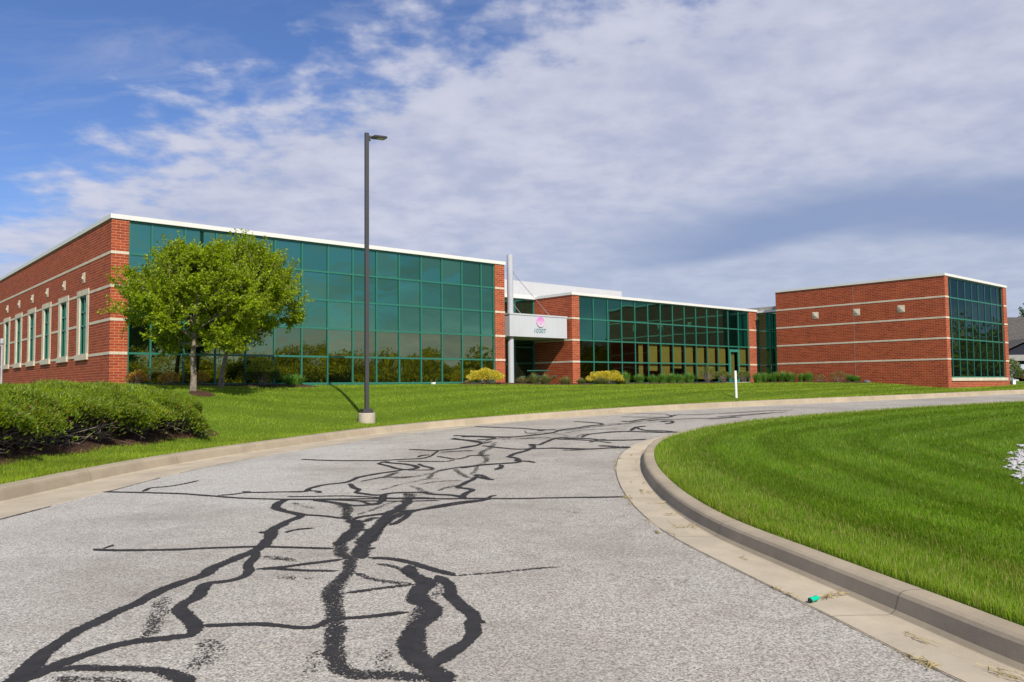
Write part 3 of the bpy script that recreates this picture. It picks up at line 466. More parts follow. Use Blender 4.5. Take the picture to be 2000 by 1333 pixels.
# lawns
dd = np.concatenate([[-.03, .1, .3, .6], np.arange(1, 26, .5), np.arange(26, 60, 2), [70, 90, 130, 200, 400]])
X = PB[:, 0, None] + NB[:, 0, None] * dd; Y = PB[:, 1, None] + NB[:, 1, None] * dd; Z = lawn_z(X, Y) - .012
grid_obj('lawn', X, Y, Z, M['turf'], 'structure', label='sloping lawn between the driveway and the office', flip=True)
qf = np.linspace(0, 1, len(INNER_BACK)) ; Q = np.stack([np.full(len(qf), 140.0), -60 + 170 * qf], 1)
ss = np.concatenate([np.linspace(0, .12, 26), np.linspace(.14, 1, 24)])
X = INNER_BACK[:, 0, None] * (1 - ss) + Q[:, 0, None] * ss; Y = INNER_BACK[:, 1, None] * (1 - ss) + Q[:, 1, None] * ss
X[:, 0] += (INNER_BACK[:, 0] - PI_[:, 0]) * -.03
Z = island_z(X, Y) - .012
grid_obj('lawn', X, Y, Z, M['turf'], 'structure', label='mown grass island inside the bend', flip=False)

# crack sealant ribbons
def build_cracks():
    V = []; F = []; UV = []; G = []; WR = []
    zo = []; joints = []
    for y0, y1, jw, jg in ((7.5, 11.6, .045, .55), (12.9, 15.2, .03, .5), (15.6, 19.6, .02, .45), (20.6, 23.4, .02, .5), (23.9, 26.6, .02, .45), (27.6, 29.8, .018, .5)):
        kk = [k for k in range(len(PB)) if y0 < PB[k, 1] + 0 < y1]; joints.append((jw, jg, [tuple(PB[k, :2] - NB[k] * (1.475 + jw * .3)) for k in kk]))
    for i0, i1 in ((3.9, 9.3), (9.6, 15.5), (15.8, 19.5)):
        kk = [k for k in range(len(PI_)) if i0 < PI_[k, 1] < i1 and PI_[k, 0] < 4]; joints.append((.002, .5, [tuple(PI_[k] + NI[k] * .012) for k in kk]))
    for ci_, (wd, gr, P) in enumerate(list(CRACKS) + joints):
        worn_ = gr; gr = .3 + (gr - .3) * .42; wd = wd * .98 + .011 if ci_ < len(CRACKS) else wd * .6 + .006; P = np.array(P)
        if len(P) > 2:
            P = spline(P, 5)
        else: P = np.linspace(P[0], P[1], 6)
        s = np.concatenate([[0], np.cumsum(np.linalg.norm(np.diff(P, axis=0), axis=1))])
        n = max(int(s[-1] / .07), 6); t = np.linspace(0, s[-1], n)
        P = np.stack([np.interp(t, s, P[:, 0]), np.interp(t, s, P[:, 1])], 1)
        T = np.gradient(P, axis=0); T /= np.maximum(np.linalg.norm(T, axis=1, keepdims=True), 1e-6); Nn = np.stack([-T[:, 1], T[:, 0]], 1)
        k = np.convolve(rng.normal(size=n + 8), np.ones(5) / 5, 'same')[4:-4][:n]; k2 = np.convolve(rng.normal(size=n + 8), np.ones(3) / 3, 'same')[4:-4][:n]
        jit = np.convolve(rng.normal(size=n + 8), np.ones(4) / 4, 'same')[4:-4][:n] * wd * .12
        P = P + Nn * jit[:, None]
        hw = wd * .62 * (1 + .26 * k); hw2 = wd * .62 * (1 + .26 * k2); e = np.minimum(np.minimum(t, s[-1] - t) / (wd * 1.2 + 1e-6), 1) ** .5 * .8 + .2
        ex = np.abs(Nn[:, 1]) * .0042 * np.clip(P[:, 1] - 5, 0, 18) * (ci_ < len(CRACKS))          # cross seals were smeared wider
        hw = (np.maximum(hw, wd * .25) + ex) * e; hw2 = (np.maximum(hw2, wd * .25) + ex) * e
        A = P + Nn * hw[:, None]; B = P - Nn * hw2[:, None]
        b = len(V) and sum(len(v) for v in V) or 0
        V.append(np.stack([A, P, B], 1).reshape(-1, 2)); i = b + np.arange(n - 1) * 3
        F.append(np.stack([i, i + 1, i + 4, i + 3], 1)); F.append(np.stack([i + 1, i + 2, i + 5, i + 4], 1))
        UV.append(np.stack([np.stack([np.zeros(n), t], 1), np.stack([np.full(n, .5), t], 1), np.stack([np.ones(n), t], 1)], 1).reshape(-1, 2))
        G.append(np.full(3 * n, gr)); WR.append(np.repeat((.93 - .82 * max(0, worn_ - .3)) * (1 - .018 * np.clip(P[:, 1] - 8, 0, 16)), 3)); zo.append(np.full(3 * n, ci_ * 5e-5))
    V = np.concatenate(V); G = np.concatenate(G); UV = np.concatenate(UV); Fa = np.concatenate(F)
    z = road_z(V[:, 0], V[:, 1])
    order = np.concatenate([[j] * 0 for j in range(1)]) if False else None
    z = z + np.concatenate(zo) + .004 + np.clip((V[:, 1] - 14) * .0006, 0, .012)
    o = arr_mesh('road_markings', np.column_stack([V, z]), Fa[:, ::-1].copy(), M['tar'])
    l = o.data.uv_layers.new(name='UVMap'); vi = np.empty(len(o.data.loops), np.int32); o.data.loops.foreach_get('vertex_index', vi)
    l.data.foreach_set('uv', UV[vi].astype(np.float32).ravel())
    a = o.data.attributes.new('grit', 'FLOAT', 'POINT'); a.data.foreach_set('value', G.astype(np.float32))
    a = o.data.attributes.new('worn', 'FLOAT', 'POINT'); a.data.foreach_set('value', np.concatenate(WR).astype(np.float32))
    tag(o, 'black tar crack sealant snaking over the grey asphalt', None, None, 'structure')
build_cracks()

# ---------------------------------------------------------------- grass blades
HEDGE = []                                                     # (station, x, y) along the hedge centre line
def uvloc(x, y):
    dx = x - AX; dy = y - AY; return dx * UX + dy * UY, dx * VX + dy * VY
BEDS = [(-.2, 7.9, -1.15), (15.4, 18.9, -1.1), (18.9, 26.9, -1.25), (26.9, 40.0, -.75), (40.0, 42.4, -1.9)]
def in_bed(x, y):
    u, v = uvloc(x, y); wob = .12 * np.sin(u * 2.1) + .08 * np.sin(u * 5.3 + 1)
    m = np.zeros(len(x), bool)
    for a, b, vv in BEDS: m |= (u > a) & (u < b) & (v > vv + wob)
    m |= (v > -.08) & (u > -.05) & (u < 42) ; m |= (u > 41.7) & (u < 52.2) & (v > -12.7)
    m |= (u > 40.2 + wob) & (u < 42) & (v > -8.2) & (v < -.5)
    return m
def hedge_mask(x, y):
    d, i, t, s = nearest(PB, x, y); yy = PB[i, 1]
    return (s > 0) & (d > 1.62 + .1 * np.sin(yy * 3)) & (d < 4.1) & (yy < 21.75 - .3 * (d - 2.4) ** 2)
GRAV = [(6.3,9.5),(6.9,11.05),(7.5,12.2),(7.9,13.1),(8.8,14.4),(9.95,15.9),(11.5,16.9),(13.6,16),(14.2,13),(12.5,10),(9,8.2)]
def in_poly(P, x, y):
    r = np.zeros(len(x), bool); n = len(P)
    for i in range(n):
        (a, b), (c, d) = P[i], P[(i + 1) % n]
        r ^= ((b > y) != (d > y)) & (x < (c - a) * (y - b) / (d - b + 1e-12) + a)
    return r
def make_grass():
    # outer lawn and island, density falling with distance from where the picture was taken
    n = 1350000
    ang = rng.uniform(-.71, .71, n); r = np.exp(rng.uniform(np.log(4.2), np.log(64), n))
    x = r * np.sin(ang); y = r * np.cos(ang)
    d1, i1, t1, s1 = nearest(PB, x, y); d2, i2, t2, s2 = nearest(INNER_BACK, x, y)
    outer = (s1 > 0) & (d1 > .0) & ~in_bed(x, y) & ~hedge_mask(x, y) & ((x + 9.95) ** 2 + (y - 25.95) ** 2 > .2)
    isl = (s2 < 0) & (d2 > -.02) & ~outer
    grav = in_poly(GRAV, x + .12 * np.sin(y * 5), y)
    isl &= ~grav
    for nm, msk, zf, dd_, lab in (('grass', outer, lawn_z, d1, 'bright mown grass on the slope before the office'), ('grass', isl, island_z, d2, 'deep green mown grass on the island inside the bend')):
        island = zf is island_z
        X = x[msk]; Y = y[msk]; dk = dd_[msk]; R = r[msk]; k = len(X)
        Z = zf(X, Y) - .014
        u, v = uvloc(X, Y)
        if not island:
            st = np.sin(2 * np.pi * (v + .3 * np.sin(u * .35)) / 1.7) + .6 * np.sin(2 * np.pi * v / .62 + u * .3) * np.sin(u * .9 + v)
        else:
            st = .65 * np.sin(2 * np.pi * (dk + .25 * np.sin(np.arctan2(Y - 14, X - 12) * 5)) / 1.55) + .4 * np.sin(2 * np.pi * dk / .6)
        patch = np.sin(X * .9 + 1.3 * np.sin(Y * .7)) * np.sin(Y * 1.1 + X * .4) + .5 * np.sin(X * 3.1 + Y * 2.3)
        hgt = (.048 + .024 * rng.random(k)) * (1 + .08 * patch); edge = np.exp(-dk / .22)
        if island: hgt *= .98
        hgt *= 1 + .5 * edge
        wd = .0034 * np.maximum(1, R / 6.5) * rng.uniform(.7, 1.3, k)
        az = rng.uniform(0, 2 * np.pi, k); lean = rng.uniform(.08, .55, k)
        mow = np.sign(st)[:, None] * (np.array([UX, UY]) * .18)
        dirx = np.cos(az) * lean + mow[:, 0]; diry = np.sin(az) * lean + mow[:, 1]
        fa = rng.uniform(0, np.pi, k); sx = np.cos(fa) * wd * .5; sy = np.sin(fa) * wd * .5
        B0 = np.stack([X - sx, Y - sy, Z], 1); B1 = np.stack([X + sx, Y + sy, Z], 1)
        mx = X + dirx * hgt * .35; my = Y + diry * hgt * .35; mz = Z + hgt * .62
        M0 = np.stack([mx - sx * .8, my - sy * .8, mz], 1); M1 = np.stack([mx + sx * .8, my + sy * .8, mz], 1)
        Tp = np.stack([X + dirx * hgt, Y + diry * hgt, Z + hgt * .98], 1)
        base = np.array([.122, .225, .010]) if island else np.array([.225, .310, .022])
        c = base[None] * (1 + (.17 if island else .13) * st + .10 * patch + .08 * np.sin(v * 1.3 + np.sin(u * .21) * 2) * (not island))[:, None]  # mowing stripes: light and dark of leaning blades also put into their colour
        c = c * (1 - .0 * edge)[:, None] + np.array([[.065, .055, .01]]) * (np.exp(-dk / .8) * (1.0 if island else .3))[:, None]
        q = rng.random(k); yel = (q < (.07 if island else .035)) | ((q < .12) & (patch > .8)); c[yel] = np.array([.34, .31, .09]) * rng.uniform(.6, 1.1, yel.sum())[:, None]
        dark = q > .82; c[dark] *= .75
        if island:
            tall = (rng.random(k) < .06) & (dk < 1.1); c[tall] = np.array([.36, .31, .11]); Tp[tall, 2] += .025
        c = c.clip(.004, 1)
        nr = R < 11
        Vn = np.stack([B0, B1, M1, M0, Tp], 1)[nr].reshape(-1, 3); kn = nr.sum(); b = np.arange(kn)[:, None] * 5
        Vf = np.stack([B0, B1, Tp], 1)[~nr].reshape(-1, 3); bf_ = np.arange(k - kn)[:, None] * 3 + kn * 5
        F = [f for f in (b + np.array([[0, 1, 2, 3]]), b + np.array([[3, 2, 4]]), bf_ + np.array([[0, 1, 2]])) if len(f)]
        o = arr_mesh(nm, np.concatenate([Vn, Vf]), F, M['grass'], np.concatenate([np.repeat(c[nr], 5, 0), np.repeat(c[~nr], 3, 0)])); tag(o, lab, None, None, 'stuff')
make_grass()
# ---------------------------------------------------------------- the office building (local axes: x along the facades, y inwards)
office = empty('office_building', (AX, AY, 0), TH, 'long low red brick office with green glass walls and a white canopy numbered 10307', 'office building')
def zz(z): return z + H
TOP1 = zz(6.21); TOPC = zz(6.38)
def frame_grid(name, parent, xs, y, zs, mw=.066, depth=.09, axis='x', skip=None, close=True):
    """mullions and transoms of a glazed wall as one mesh"""
    m = MB(); f0 = y - depth * .55; f1 = y + depth * .45
    for i, x in enumerate(xs):
        zlo, zhi = zs[0], zs[-1]
        if axis == 'x': m.box(x - mw / 2, x + mw / 2, f0, f1, zlo, zhi)
        else: m.box(f0, f1, x - mw / 2, x + mw / 2, zlo, zhi)
    for j, z in enumerate(zs):
        h = .075
        for i in range(len(xs) - 1):
            if skip and (i, j) in skip: continue
            a, b = xs[i] + mw / 2, xs[i + 1] - mw / 2
            lo, hi = (z, z + h) if j == 0 else ((z - h, z) if j == len(zs) - 1 else (z - .088, z - .012))
            if axis == 'x': m.box(a, b, f0 + .006, f1, lo, hi)
            else: m.box(f0 + .006, f1, a, b, lo, hi)
    return m.build(name, M['frame'], parent)
def panes(name, parent, xs, y, zs, mat, axis='x', tilt=.0048, skip=None):
    m = MB()
    for i in range(len(xs) - 1):
        for j in range(len(zs) - 1):
            if skip and (i, j) in skip: continue
            a, b, lo, hi = xs[i], xs[i + 1], zs[j], zs[j + 1]
            t1, t2 = random.gauss(0, tilt), random.gauss(0, tilt)
            w, h = (b - a) / 2, (hi - lo) / 2
            q = [(a, y - t1 * w - t2 * h, lo), (b, y + t1 * w - t2 * h, lo), (b, y + t1 * w + t2 * h, hi), (a, y - t1 * w + t2 * h, hi)]
            if axis != 'x': q = [(p[1], p[0], p[2]) for p in q][::-1]
            m.face(q)
    return m.build(name, mat, parent)
# --- left wing: brick shell with holes for the narrow windows
WN = 14; WP = 3.165
wins = [2.9 + WP * k for k in range(WN)]
o0, o1 = .36, 1.40                          # opening inside the stone surround (offset from its near edge)
w = MB(); VL = 46.0
zs0, zs1 = zz(1.41), zz(3.74)
w.box(0, .3, .35, VL, zz(-.8), zs0, skip='z0'); w.box(0, .3, .35, VL, zs1, TOP1, skip='z0')
edges = [.35] + [e for v in wins for e in (v + o0, v + o1)] + [VL]
for a, b in zip(edges[0::2], edges[1::2]): w.box(0, .3, a, b, zs0, zs1, skip='z0z1')
w.box(0, .60, 0, .35, zz(-.8), TOP1); w.box(18.05, 18.70, 0, .35, zz(-.8), TOP1)
w.box(18.4, 18.70, .35, 12, zz(-.8), TOP1); w.box(.3, 18.4, VL - .3, VL, zz(-.8), TOP1); w.box(18.4, 18.7, 12, VL, zz(5), TOP1)
left_wall = w.build('brick_wall', M['brick'], office)
bh = .1016; e = .012
for k in (1, 2, 3, 4):
    z1 = zk(k); z0 = z1 - bh
    st = MB(); st.box(18.05, 18.70 + e, -e, .02, z0, z1); st.box(18.69, 18.70 + e, .02, 3.58, z0, z1); st.build('stone_band', M['stone'], office)
    st = MB(); st.box(-e, .60, -e, .02, z0, z1); st.box(-e, .02, .02, VL if k == 1 else wins[0], z0, z1); st.build('stone_band', M['stone'], office)
    if k > 1:
        ed = [q for v in wins for q in (v, v + 1.76)][1:] + [VL]
        for a, b in zip(ed[0::2], ed[1::2]):
            st = MB(); st.box(-e, .02, a, b, z0, z1); st.build('stone_band', M['stone'], office)
# narrow windows
def narrow_window(v):
    f = MB(); x = .085
    for a in (v + o0 + .03, v + (o0 + o1) / 2, v + o1 - .03): f.box(x - .05, x + .03, a - .03, a + .03, zs0, zs1)
    for z in (zs0 + .03, zz(2.55), zz(3.10), zs1 - .03):
        for a, b in ((v + o0 + .06, v + (o0 + o1) / 2 - .03), (v + (o0 + o1) / 2 + .03, v + o1 - .06)): f.box(x - .044, x + .03, a, b, z - .03, z + .03)
    fr = f.build('window', M['frame'], office)
    g = MB(); g.face([(x, v + o1, zs0), (x, v + o0, zs0), (x, v + o0, zs1), (x, v + o1, zs1)]); g.build('pane', M['window_glass'], fr)
    s = MB(); s.box(-.02, .125, v, v + o0 + .004, zs0 + .004, zs1 - .004); s.box(-.02, .125, v + o1 - .004, v + 1.76, zs0 + .004, zs1 - .004)
    s.box(-.03, .125, v - .003, v + 1.763, zs1 - .0045, zz(3.96)); s.build('surround', M['stone'], fr)
    s = MB(); s.box(-.075, .125, v - .01, v + 1.77, zz(1.19), zs0 + .0045); s.build('sill', M['stone'], fr)
    return fr
for v in wins: narrow_window(v)
def diamond(x, y, z, r=.205):
    m = MB()
    c = [(x - .012, y - r, z - r), (x - .012, y + r, z - r), (x - .012, y + r, z + r), (x - .012, y - r, z + r)]
    b = [(x + .03, p[1], p[2]) for p in c]; s = .05
    q = [(x - .045, y - s, z - s), (x - .045, y + s, z - s), (x - .045, y + s, z + s), (x - .045, y - s, z + s)]
    for i in range(4):
        j = (i + 1) % 4; m.face([c[i], c[j], q[j], q[i]][::-1]); m.face([b[i], b[j], c[j], c[i]][::-1])
    m.box(x - .075, x - .044, y - s, y + s, z - s, z + s)
    return m.build('stone_pyramid', M['stone'], office)
for v in wins: diamond(0, v + .85, zz(4.44))
# curtain wall of the left wing
xs1 = [.633] + [1.42 + 1.2146 * k for k in range(14)] + [18.017]
zs_ = [zz(.16), zk(4), zk(3), zk(2), zk(1), TOP1]
cw = frame_grid('curtain_wall', office, xs1, .09, zs_, mw=.058, depth=.08)
panes('spandrel_glass', cw, xs1, .10, zs_[2:], M['spandrel']); panes('vision_glass', cw, xs1, .10, zs_[:3], M['vision'])
m = MB(); m.box(.6, 18.05, .3, .34, zz(-.5), TOP1 - .02); m.box(.6, 18.05, .06, .3, zz(-.6), zz(.155)); m.build('sill_beam', M['frame'], cw)
# coping and roof of the left wing
def coping(rects, z0, z1):
    c = MB()
    for r in rects: c.box(r[0], r[1], r[2], r[3], z0, z1)
    return c.build('coping', M['coping'], office, bevel=.006)
coping([(-.05, .598, -.05, .45), (.602, 18.048, -.05, .45), (18.052, 18.76, -.05, .45), (-.05, .40, .452, VL), (18.35, 18.76, .452, VL)], TOP1 + .002, TOPC)
m = MB(); m.box(.3, 18.4, .45, VL - .3, TOP1 - .4, TOP1 - .15); m.build('roof', M['roof'], office)
# --- entrance recess
m = MB(); xs_r = [18.73, 20.0, 21.27, 22.53, 24.0]; zr = [zz(.05), zz(2.3), zk(3) + .35, zk(2), zz(5.05)]
cwr = frame_grid('entrance_glazing', office, xs_r, 3.6, zr); panes('vision_glass', cwr, xs_r, 3.61, zr, M['wing_spandrel'])
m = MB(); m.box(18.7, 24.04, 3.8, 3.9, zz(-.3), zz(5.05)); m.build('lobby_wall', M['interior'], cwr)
m = MB(); m.box(17.0, 24.3, 3.4, 3.9, zz(5.06), zz(5.28)); m.build('coping', M['coping'], office, bevel=.005)
m = MB(); m.box(19.5, 35.8, 7.0, 15.0, zz(4.6), zz(6.70)); m.build('penthouse', M['ribs'], office)
m = MB(); m.box(18.7, 43, 3.95, 30, zz(4.7), zz(4.95)); m.build('roof', M['roof'], office)
# --- middle wing
WT = zz(5.08); VM = .44
w = MB(); w.box(24.04, 24.62, VM, .84, zz(-.8), WT); w.box(24.04, 24.34, .84, 3.55, zz(-.8), WT)
w.build('brick_wall', M['brick'], office)
w = MB(); w.box(41.68, 42.67, VM, .9, zz(-.8), WT); w.build('brick_pillar', M['brick'], office)
for k in (2, 3, 4):
    z1 = zk(k); z0 = z1 - bh
    st = MB(); st.box(24.04 - e, 24.62, VM - e, VM + .02, z0, z1); st.box(24.04 - e, 24.06, VM + .02, 3.55, z0, z1); st.build('stone_band', M['stone'], office)
    st = MB(); st.box(41.68, 42.66, VM - e, VM + .02, z0, z1); st.build('stone_band', M['stone'], office)
xs2 = [24.653] + [24.62 + 1.2186 * k for k in range(1, 14)] + [41.647]
zs2 = [zz(.08), zk(4), zk(3), zk(2), WT]
DK = 12
cw2 = frame_grid('curtain_wall', office, xs2, VM + .09, zs2, mw=.055, depth=.07, skip={(DK, 1), (DK, 0)})
panes('spandrel_glass', cw2, xs2, VM + .10, zs2[2:], M['wing_spandrel'], tilt=.0022)
panes('vision_glass', cw2, xs2[:DK + 1], VM + .10, zs2[:3], M['wing_vision'], tilt=.0022); panes('vision_glass', cw2, xs2[DK + 1:], VM + .10, zs2[:3], M['wing_vision'], tilt=.0022)
m = MB(); m.box(24.62, 41.68, VM + .1, VM + .3, zz(-.6), zz(.07)); m.build('sill_beam', M['frame'], cw2)
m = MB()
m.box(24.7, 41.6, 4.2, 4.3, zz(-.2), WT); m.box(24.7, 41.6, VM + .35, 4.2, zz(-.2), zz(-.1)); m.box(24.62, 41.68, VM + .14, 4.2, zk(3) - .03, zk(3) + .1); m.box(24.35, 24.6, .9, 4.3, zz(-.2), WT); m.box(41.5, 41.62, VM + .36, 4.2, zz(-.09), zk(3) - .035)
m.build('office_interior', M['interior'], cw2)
for k in range(4, 14):
    a = xs2[k]; zlo = zz(.22); x0, x1 = a + .05, a + 1.02
    if k == 4: x0, x1 = a + .45, a + .86
    if k == 5: zlo = zz(.78)
    if k == 7: zlo = zz(.92); x0 = a + .06
    if k == DK: x0, x1 = a + .1, a + .85
    n = 22; b = MB()
    for q in range(int((zk(3) - .12 - zlo) / .085)):
        z = zk(3) - .13 - q * .085
        b.face([(x0, VM + .22, z), (x1, VM + .22, z), (x1, VM + .205, z + .083), (x0, VM + .205, z + .083)])
    b.build('window_blind', M['blind'], cw2)
# glazed door in the middle wing
a, b_ = xs2[DK] + .033, xs2[DK + 1] - .033
m = MB(); dz = zz(2.36)
for x0, x1 in ((a, a + .13), (b_ - .13, b_)): m.box(x0, x1, VM + .02, VM + .11, zz(.05), dz)
m.box(a + .13, b_ - .13, VM + .02, VM + .11, dz - .17, dz); m.box(a + .13, b_ - .13, VM + .02, VM + .11, zz(.05), zz(.30))
dr = m.build('door', M['door'], office)
m = MB(); m.face([(a + .13, VM + .08, zz(.3)), (b_ - .13, VM + .08, zz(.3)), (b_ - .13, VM + .08, dz - .17), (a + .13, VM + .08, dz - .17)]); m.build('door_glass', M['wing_vision'], dr)
m = MB(); m.face([(a, VM + .10, dz), (b_, VM + .10, dz), (b_, VM + .10, zk(3) - .09), (a, VM + .10, zk(3) - .09)]); m.build('transom_glass', M['wing_spandrel'], dr)
m = MB(); m.tube([(b_ - .17, VM + .02, zz(1.0)), (b_ - .17, VM - .05, zz(1.02)), (b_ - .17, VM - .05, zz(1.28)), (b_ - .17, VM + .02, zz(1.3))], .013, 6); m.build('handle', M['chrome'], dr)
c = MB(); c.box(23.99, 24.40, VM - .05, 3.39, WT + .002, zz(5.235)); c.box(24.402, 41.678, VM - .05, VM + .45, WT + .002, zz(5.235)); c.box(41.682, 42.72, VM - .05, VM + .45, WT + .002, zz(5.235))
c.build('coping', M['coping'], office, bevel=.006)
# --- link glazing beside the right block (faces along the facade)
ysl = [-1.56, -.58, .41]; zl = [zz(.05), zk(4), zk(3), zk(2), zz(5.0)]
lk = frame_grid('curtain_wall', office, ysl, 42.75, zl, axis='y', mw=.09, depth=.10)
panes('vision_glass', lk, ysl, 42.76, zl, M['wing_spandrel'], axis='y', tilt=.001)
m = MB(); m.box(42.9, 43.0, -1.58, .9, zz(-.2), zz(5)); m.build('lobby_wall', M['interior'], lk)
m = MB(); m.tube([(42.70, -.66, zz(1.0)), (42.64, -.66, zz(1.02)), (42.64, -.66, zz(1.30)), (42.70, -.66, zz(1.32))], .016, 6); m.build('handle', M['chrome'], lk)
m = MB(); m.box(42.62, 43.2, -1.58, .388, zz(5.002), zz(5.16)); m.build('coping', M['coping'], office, bevel=.005)
m = MB(); m.box(43.0, 46, -1.55, 3, zz(5.1), zz(5.42)); m.build('roof', M['trim'], office)
# --- right block
BU, BV, BE = 41.83, -12.54, 52.05
TB = zz(6.21)
w = MB()
w.box(BU, BU + .3, BV + .4, -1.59, zz(-1.2), TB); w.box(BU, 42.34, BV, BV + .4, zz(-1.2), TB); w.box(51.45, BE, BV, BV + .4, zz(-1.2), TB)
w.box(42.34, 51.45, BV, BV + .3, zz(-1.2), zz(.05)); w.box(BE - .3, BE, BV + .4, 6, zz(-1.2), TB); w.box(BU + .3, BE - .3, -1.89, -1.59, zz(-1.2), TB)
w.build('brick_wall', M['brick'], office)
for k in (1, 2, 3, 4):
    z1 = zk(k); z0 = z1 - bh
    st = MB(); st.box(BU - e, BU + .02, BV + .02, -1.59, z0, z1); st.box(BU - e, 42.34, BV - e, BV + .02, z0, z1); st.build('stone_band', M['stone'], office)
    st = MB(); st.box(51.45, BE + e, BV - e, BV + .02, z0, z1); st.build('stone_band', M['stone'], office)
m = MB(); m.box(42.30, 51.6, BV - .06, BV + .25, zz(.05), zz(.24)); m.build('sill', M['stone'], office)
xs3 = [42.37] + [42.89 + 1.102 * k for k in range(8)] + [51.42]
zs3 = [zz(.24), zk(4), zk(3), zk(2), zk(1), TB]
cw3 = frame_grid('curtain_wall', office, xs3, BV + .11, zs3, mw=.036, depth=.045)
panes('vision_glass', cw3, xs3, BV + .12, zs3, M['dark_glass'], tilt=.0025)
for v in (-4.46, -7.24, -10.0): diamond(BU, v, zz(4.45), .215)
m = MB(); m.box(BU - .004, BU + .01, -7.055, -7.04, zz(-.6), TB); m.build('control_joint', M['trim'], office)
c = MB(); c.box(BU - .05, BU + .35, BV + .402, -1.54, TB + .002, zz(6.36)); c.box(BU - .05, BE + .05, BV - .05, BV + .398, TB + .002, zz(6.36)); c.box(BE - .35, BE + .05, BV + .402, 6, TB + .002, zz(6.36))
c.build('coping', M['coping'], office, bevel=.006)
m = MB(); m.box(BU + .3, BE - .3, BV + .4, -1.9, TB - .4, TB - .12); m.build('roof', M['roof'], office)
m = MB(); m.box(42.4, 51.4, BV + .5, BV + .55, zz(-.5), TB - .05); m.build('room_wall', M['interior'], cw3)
# --- entrance canopy, mast and stays
m = MB(); m.box(19.65, 23.90, .72, 3.45, zz(2.63), zz(3.78))
can = m.build('canopy', M['metal'], office)
m = MB(); m.box(19.62, 23.93, .69, 3.47, zz(3.782), zz(3.86)); m.build('canopy_cap', M['metal'], can)
lg = MB(); R = .29
cx, cz = 21.85, zz(3.46)
o = D.objects.new('emblem', D.meshes.new('emblem')); bm = bmesh.new()
bmesh.ops.create_cone(bm, cap_ends=True, segments=48, radius1=.30, radius2=.275, depth=.06, matrix=Matrix.Rotation(math.pi / 2, 4, 'X'))
bm.to_mesh(o.data); bm.free(); o.data.materials.append(M['emblem']); link(o, can); o.location = (cx, .69, cz)
mk = MB()
for k in range(-2, 3):                      # pale petals fanning up out of the lower half
    an = k * .36; tip = (math.sin(an) * .15, math.cos(an) * .12 - .05); b0 = (0, -.20); sx = .028
    px, pz = math.cos(an) * sx, -math.sin(an) * sx
    md = (math.sin(an) * .085, -.2 + .14 * math.cos(an))
    mk.face([(b0[0], -.034, b0[1]), (md[0] + px, -.034, md[1] + pz), (tip[0], -.034, tip[1]), (md[0] - px, -.034, md[1] - pz)][::-1])
q = mk.build('petal_mark', M['emblem_mark'], can); q.location = (cx, .69, cz)
cu = D.curves.new('house_number', 'FONT'); cu.body = '10307'; cu.size = .335; cu.extrude = .012; cu.space_character = 1.1; cu.align_x = 'CENTER'
tmp = D.objects.new('tmp_text', cu); COL.objects.link(tmp); bpy.context.view_layer.update()
me = D.meshes.new_from_object(tmp.evaluated_get(bpy.context.evaluated_depsgraph_get())); D.objects.remove(tmp)
me.materials.clear(); me.materials.append(M['digits'])
o = D.objects.new('house_number', me); link(o, can); o.rotation_euler = (math.pi / 2, 0, 0); o.location = (21.81, .70, zz(2.88)); o.scale = (1, 1, 1)
m = MB(); m.tube([(19.98, 1.03, zz(-.3)), (19.98, 1.03, zz(6.99))], .165, 24, caps=False); m.face([(19.98 + .165 * math.cos(k * math.pi / 12), 1.03 + .165 * math.sin(k * math.pi / 12), zz(6.991)) for k in range(24)]); m.build('mast', M['mast'], office, smooth=False)
m = MB(); m.tube([(20.12, 1.03, zz(6.10)), (23.0, 1.10, zz(3.85))], .014, 6); m.tube([(20.12, 1.03, zz(4.42)), (20.80, 1.05, zz(3.85))], .014, 6)
m.box(20.10, 20.26, 1.0, 1.06, zz(6.02), zz(6.14)); m.build('stay_cable', M['cable'], office)
for o in office.children:
    if o.name.startswith('mast'):
        for p in o.data.polygons: p.use_smooth = len(p.vertices) == 4
# ---------------------------------------------------------------- street furniture
def lz(x, y): return float(lawn_z(np.array([x]), np.array([y]))[0])
def iz(x, y): return float(island_z(np.array([x]), np.array([y]))[0])
lx, ly = -4.88, 27.2; lzz = lz(lx, ly)
lamp = empty('street_lamp', (lx, ly, lzz), 0, 'tall dark bronze lamp post with one flat head on a round concrete footing', 'lamp post')
m = MB(); prof = [(.0, -.4), (.285, -.4), (.285, .285), (.275, .30), (0, .30)]
n = 40
for (r0, z0), (r1, z1) in zip(prof[1:], prof[2:]):
    for k in range(n):
        a, b = 2 * math.pi * k / n, 2 * math.pi * (k + 1) / n
        q = [(r0 * math.cos(a), r0 * math.sin(a), z0), (r0 * math.cos(b), r0 * math.sin(b), z0)]
        q += [(r1 * math.cos(b), r1 * math.sin(b), z1), (r1 * math.cos(a), r1 * math.sin(a), z1)] if r1 > 0 else [(0, 0, z1)]
        m.face(q)
m.build('footing', M['conc'], lamp)
PZ = 9.77 + (-1.13 + H - lzz) - .0
PR = math.radians(28)
m = MB(); m.box(-.175, .175, -.175, .175, .301, .44); bc = m.build('base_cover', M['bronze'], lamp, bevel=.006); bc.rotation_euler = (0, 0, PR)
m = MB(); m.box(-.0635, .0635, -.0635, .0635, .43, PZ); m.box(-.066, .066, -.066, .066, PZ, PZ + .02); po = m.build('pole', M['bronze'], lamp, bevel=.006); po.rotation_euler = (0, 0, PR)
m = MB(); m.box(-.035, .035, -.088, -.062, 1.05, 1.28); hh = m.build('hand_hole_cover', M['bronze'], lamp, bevel=.004); hh.rotation_euler = (0, 0, PR - math.pi / 2 - .5)
hd = D.objects.new('lamp_head_mount', None)
D.objects.remove(hd)
m = MB()
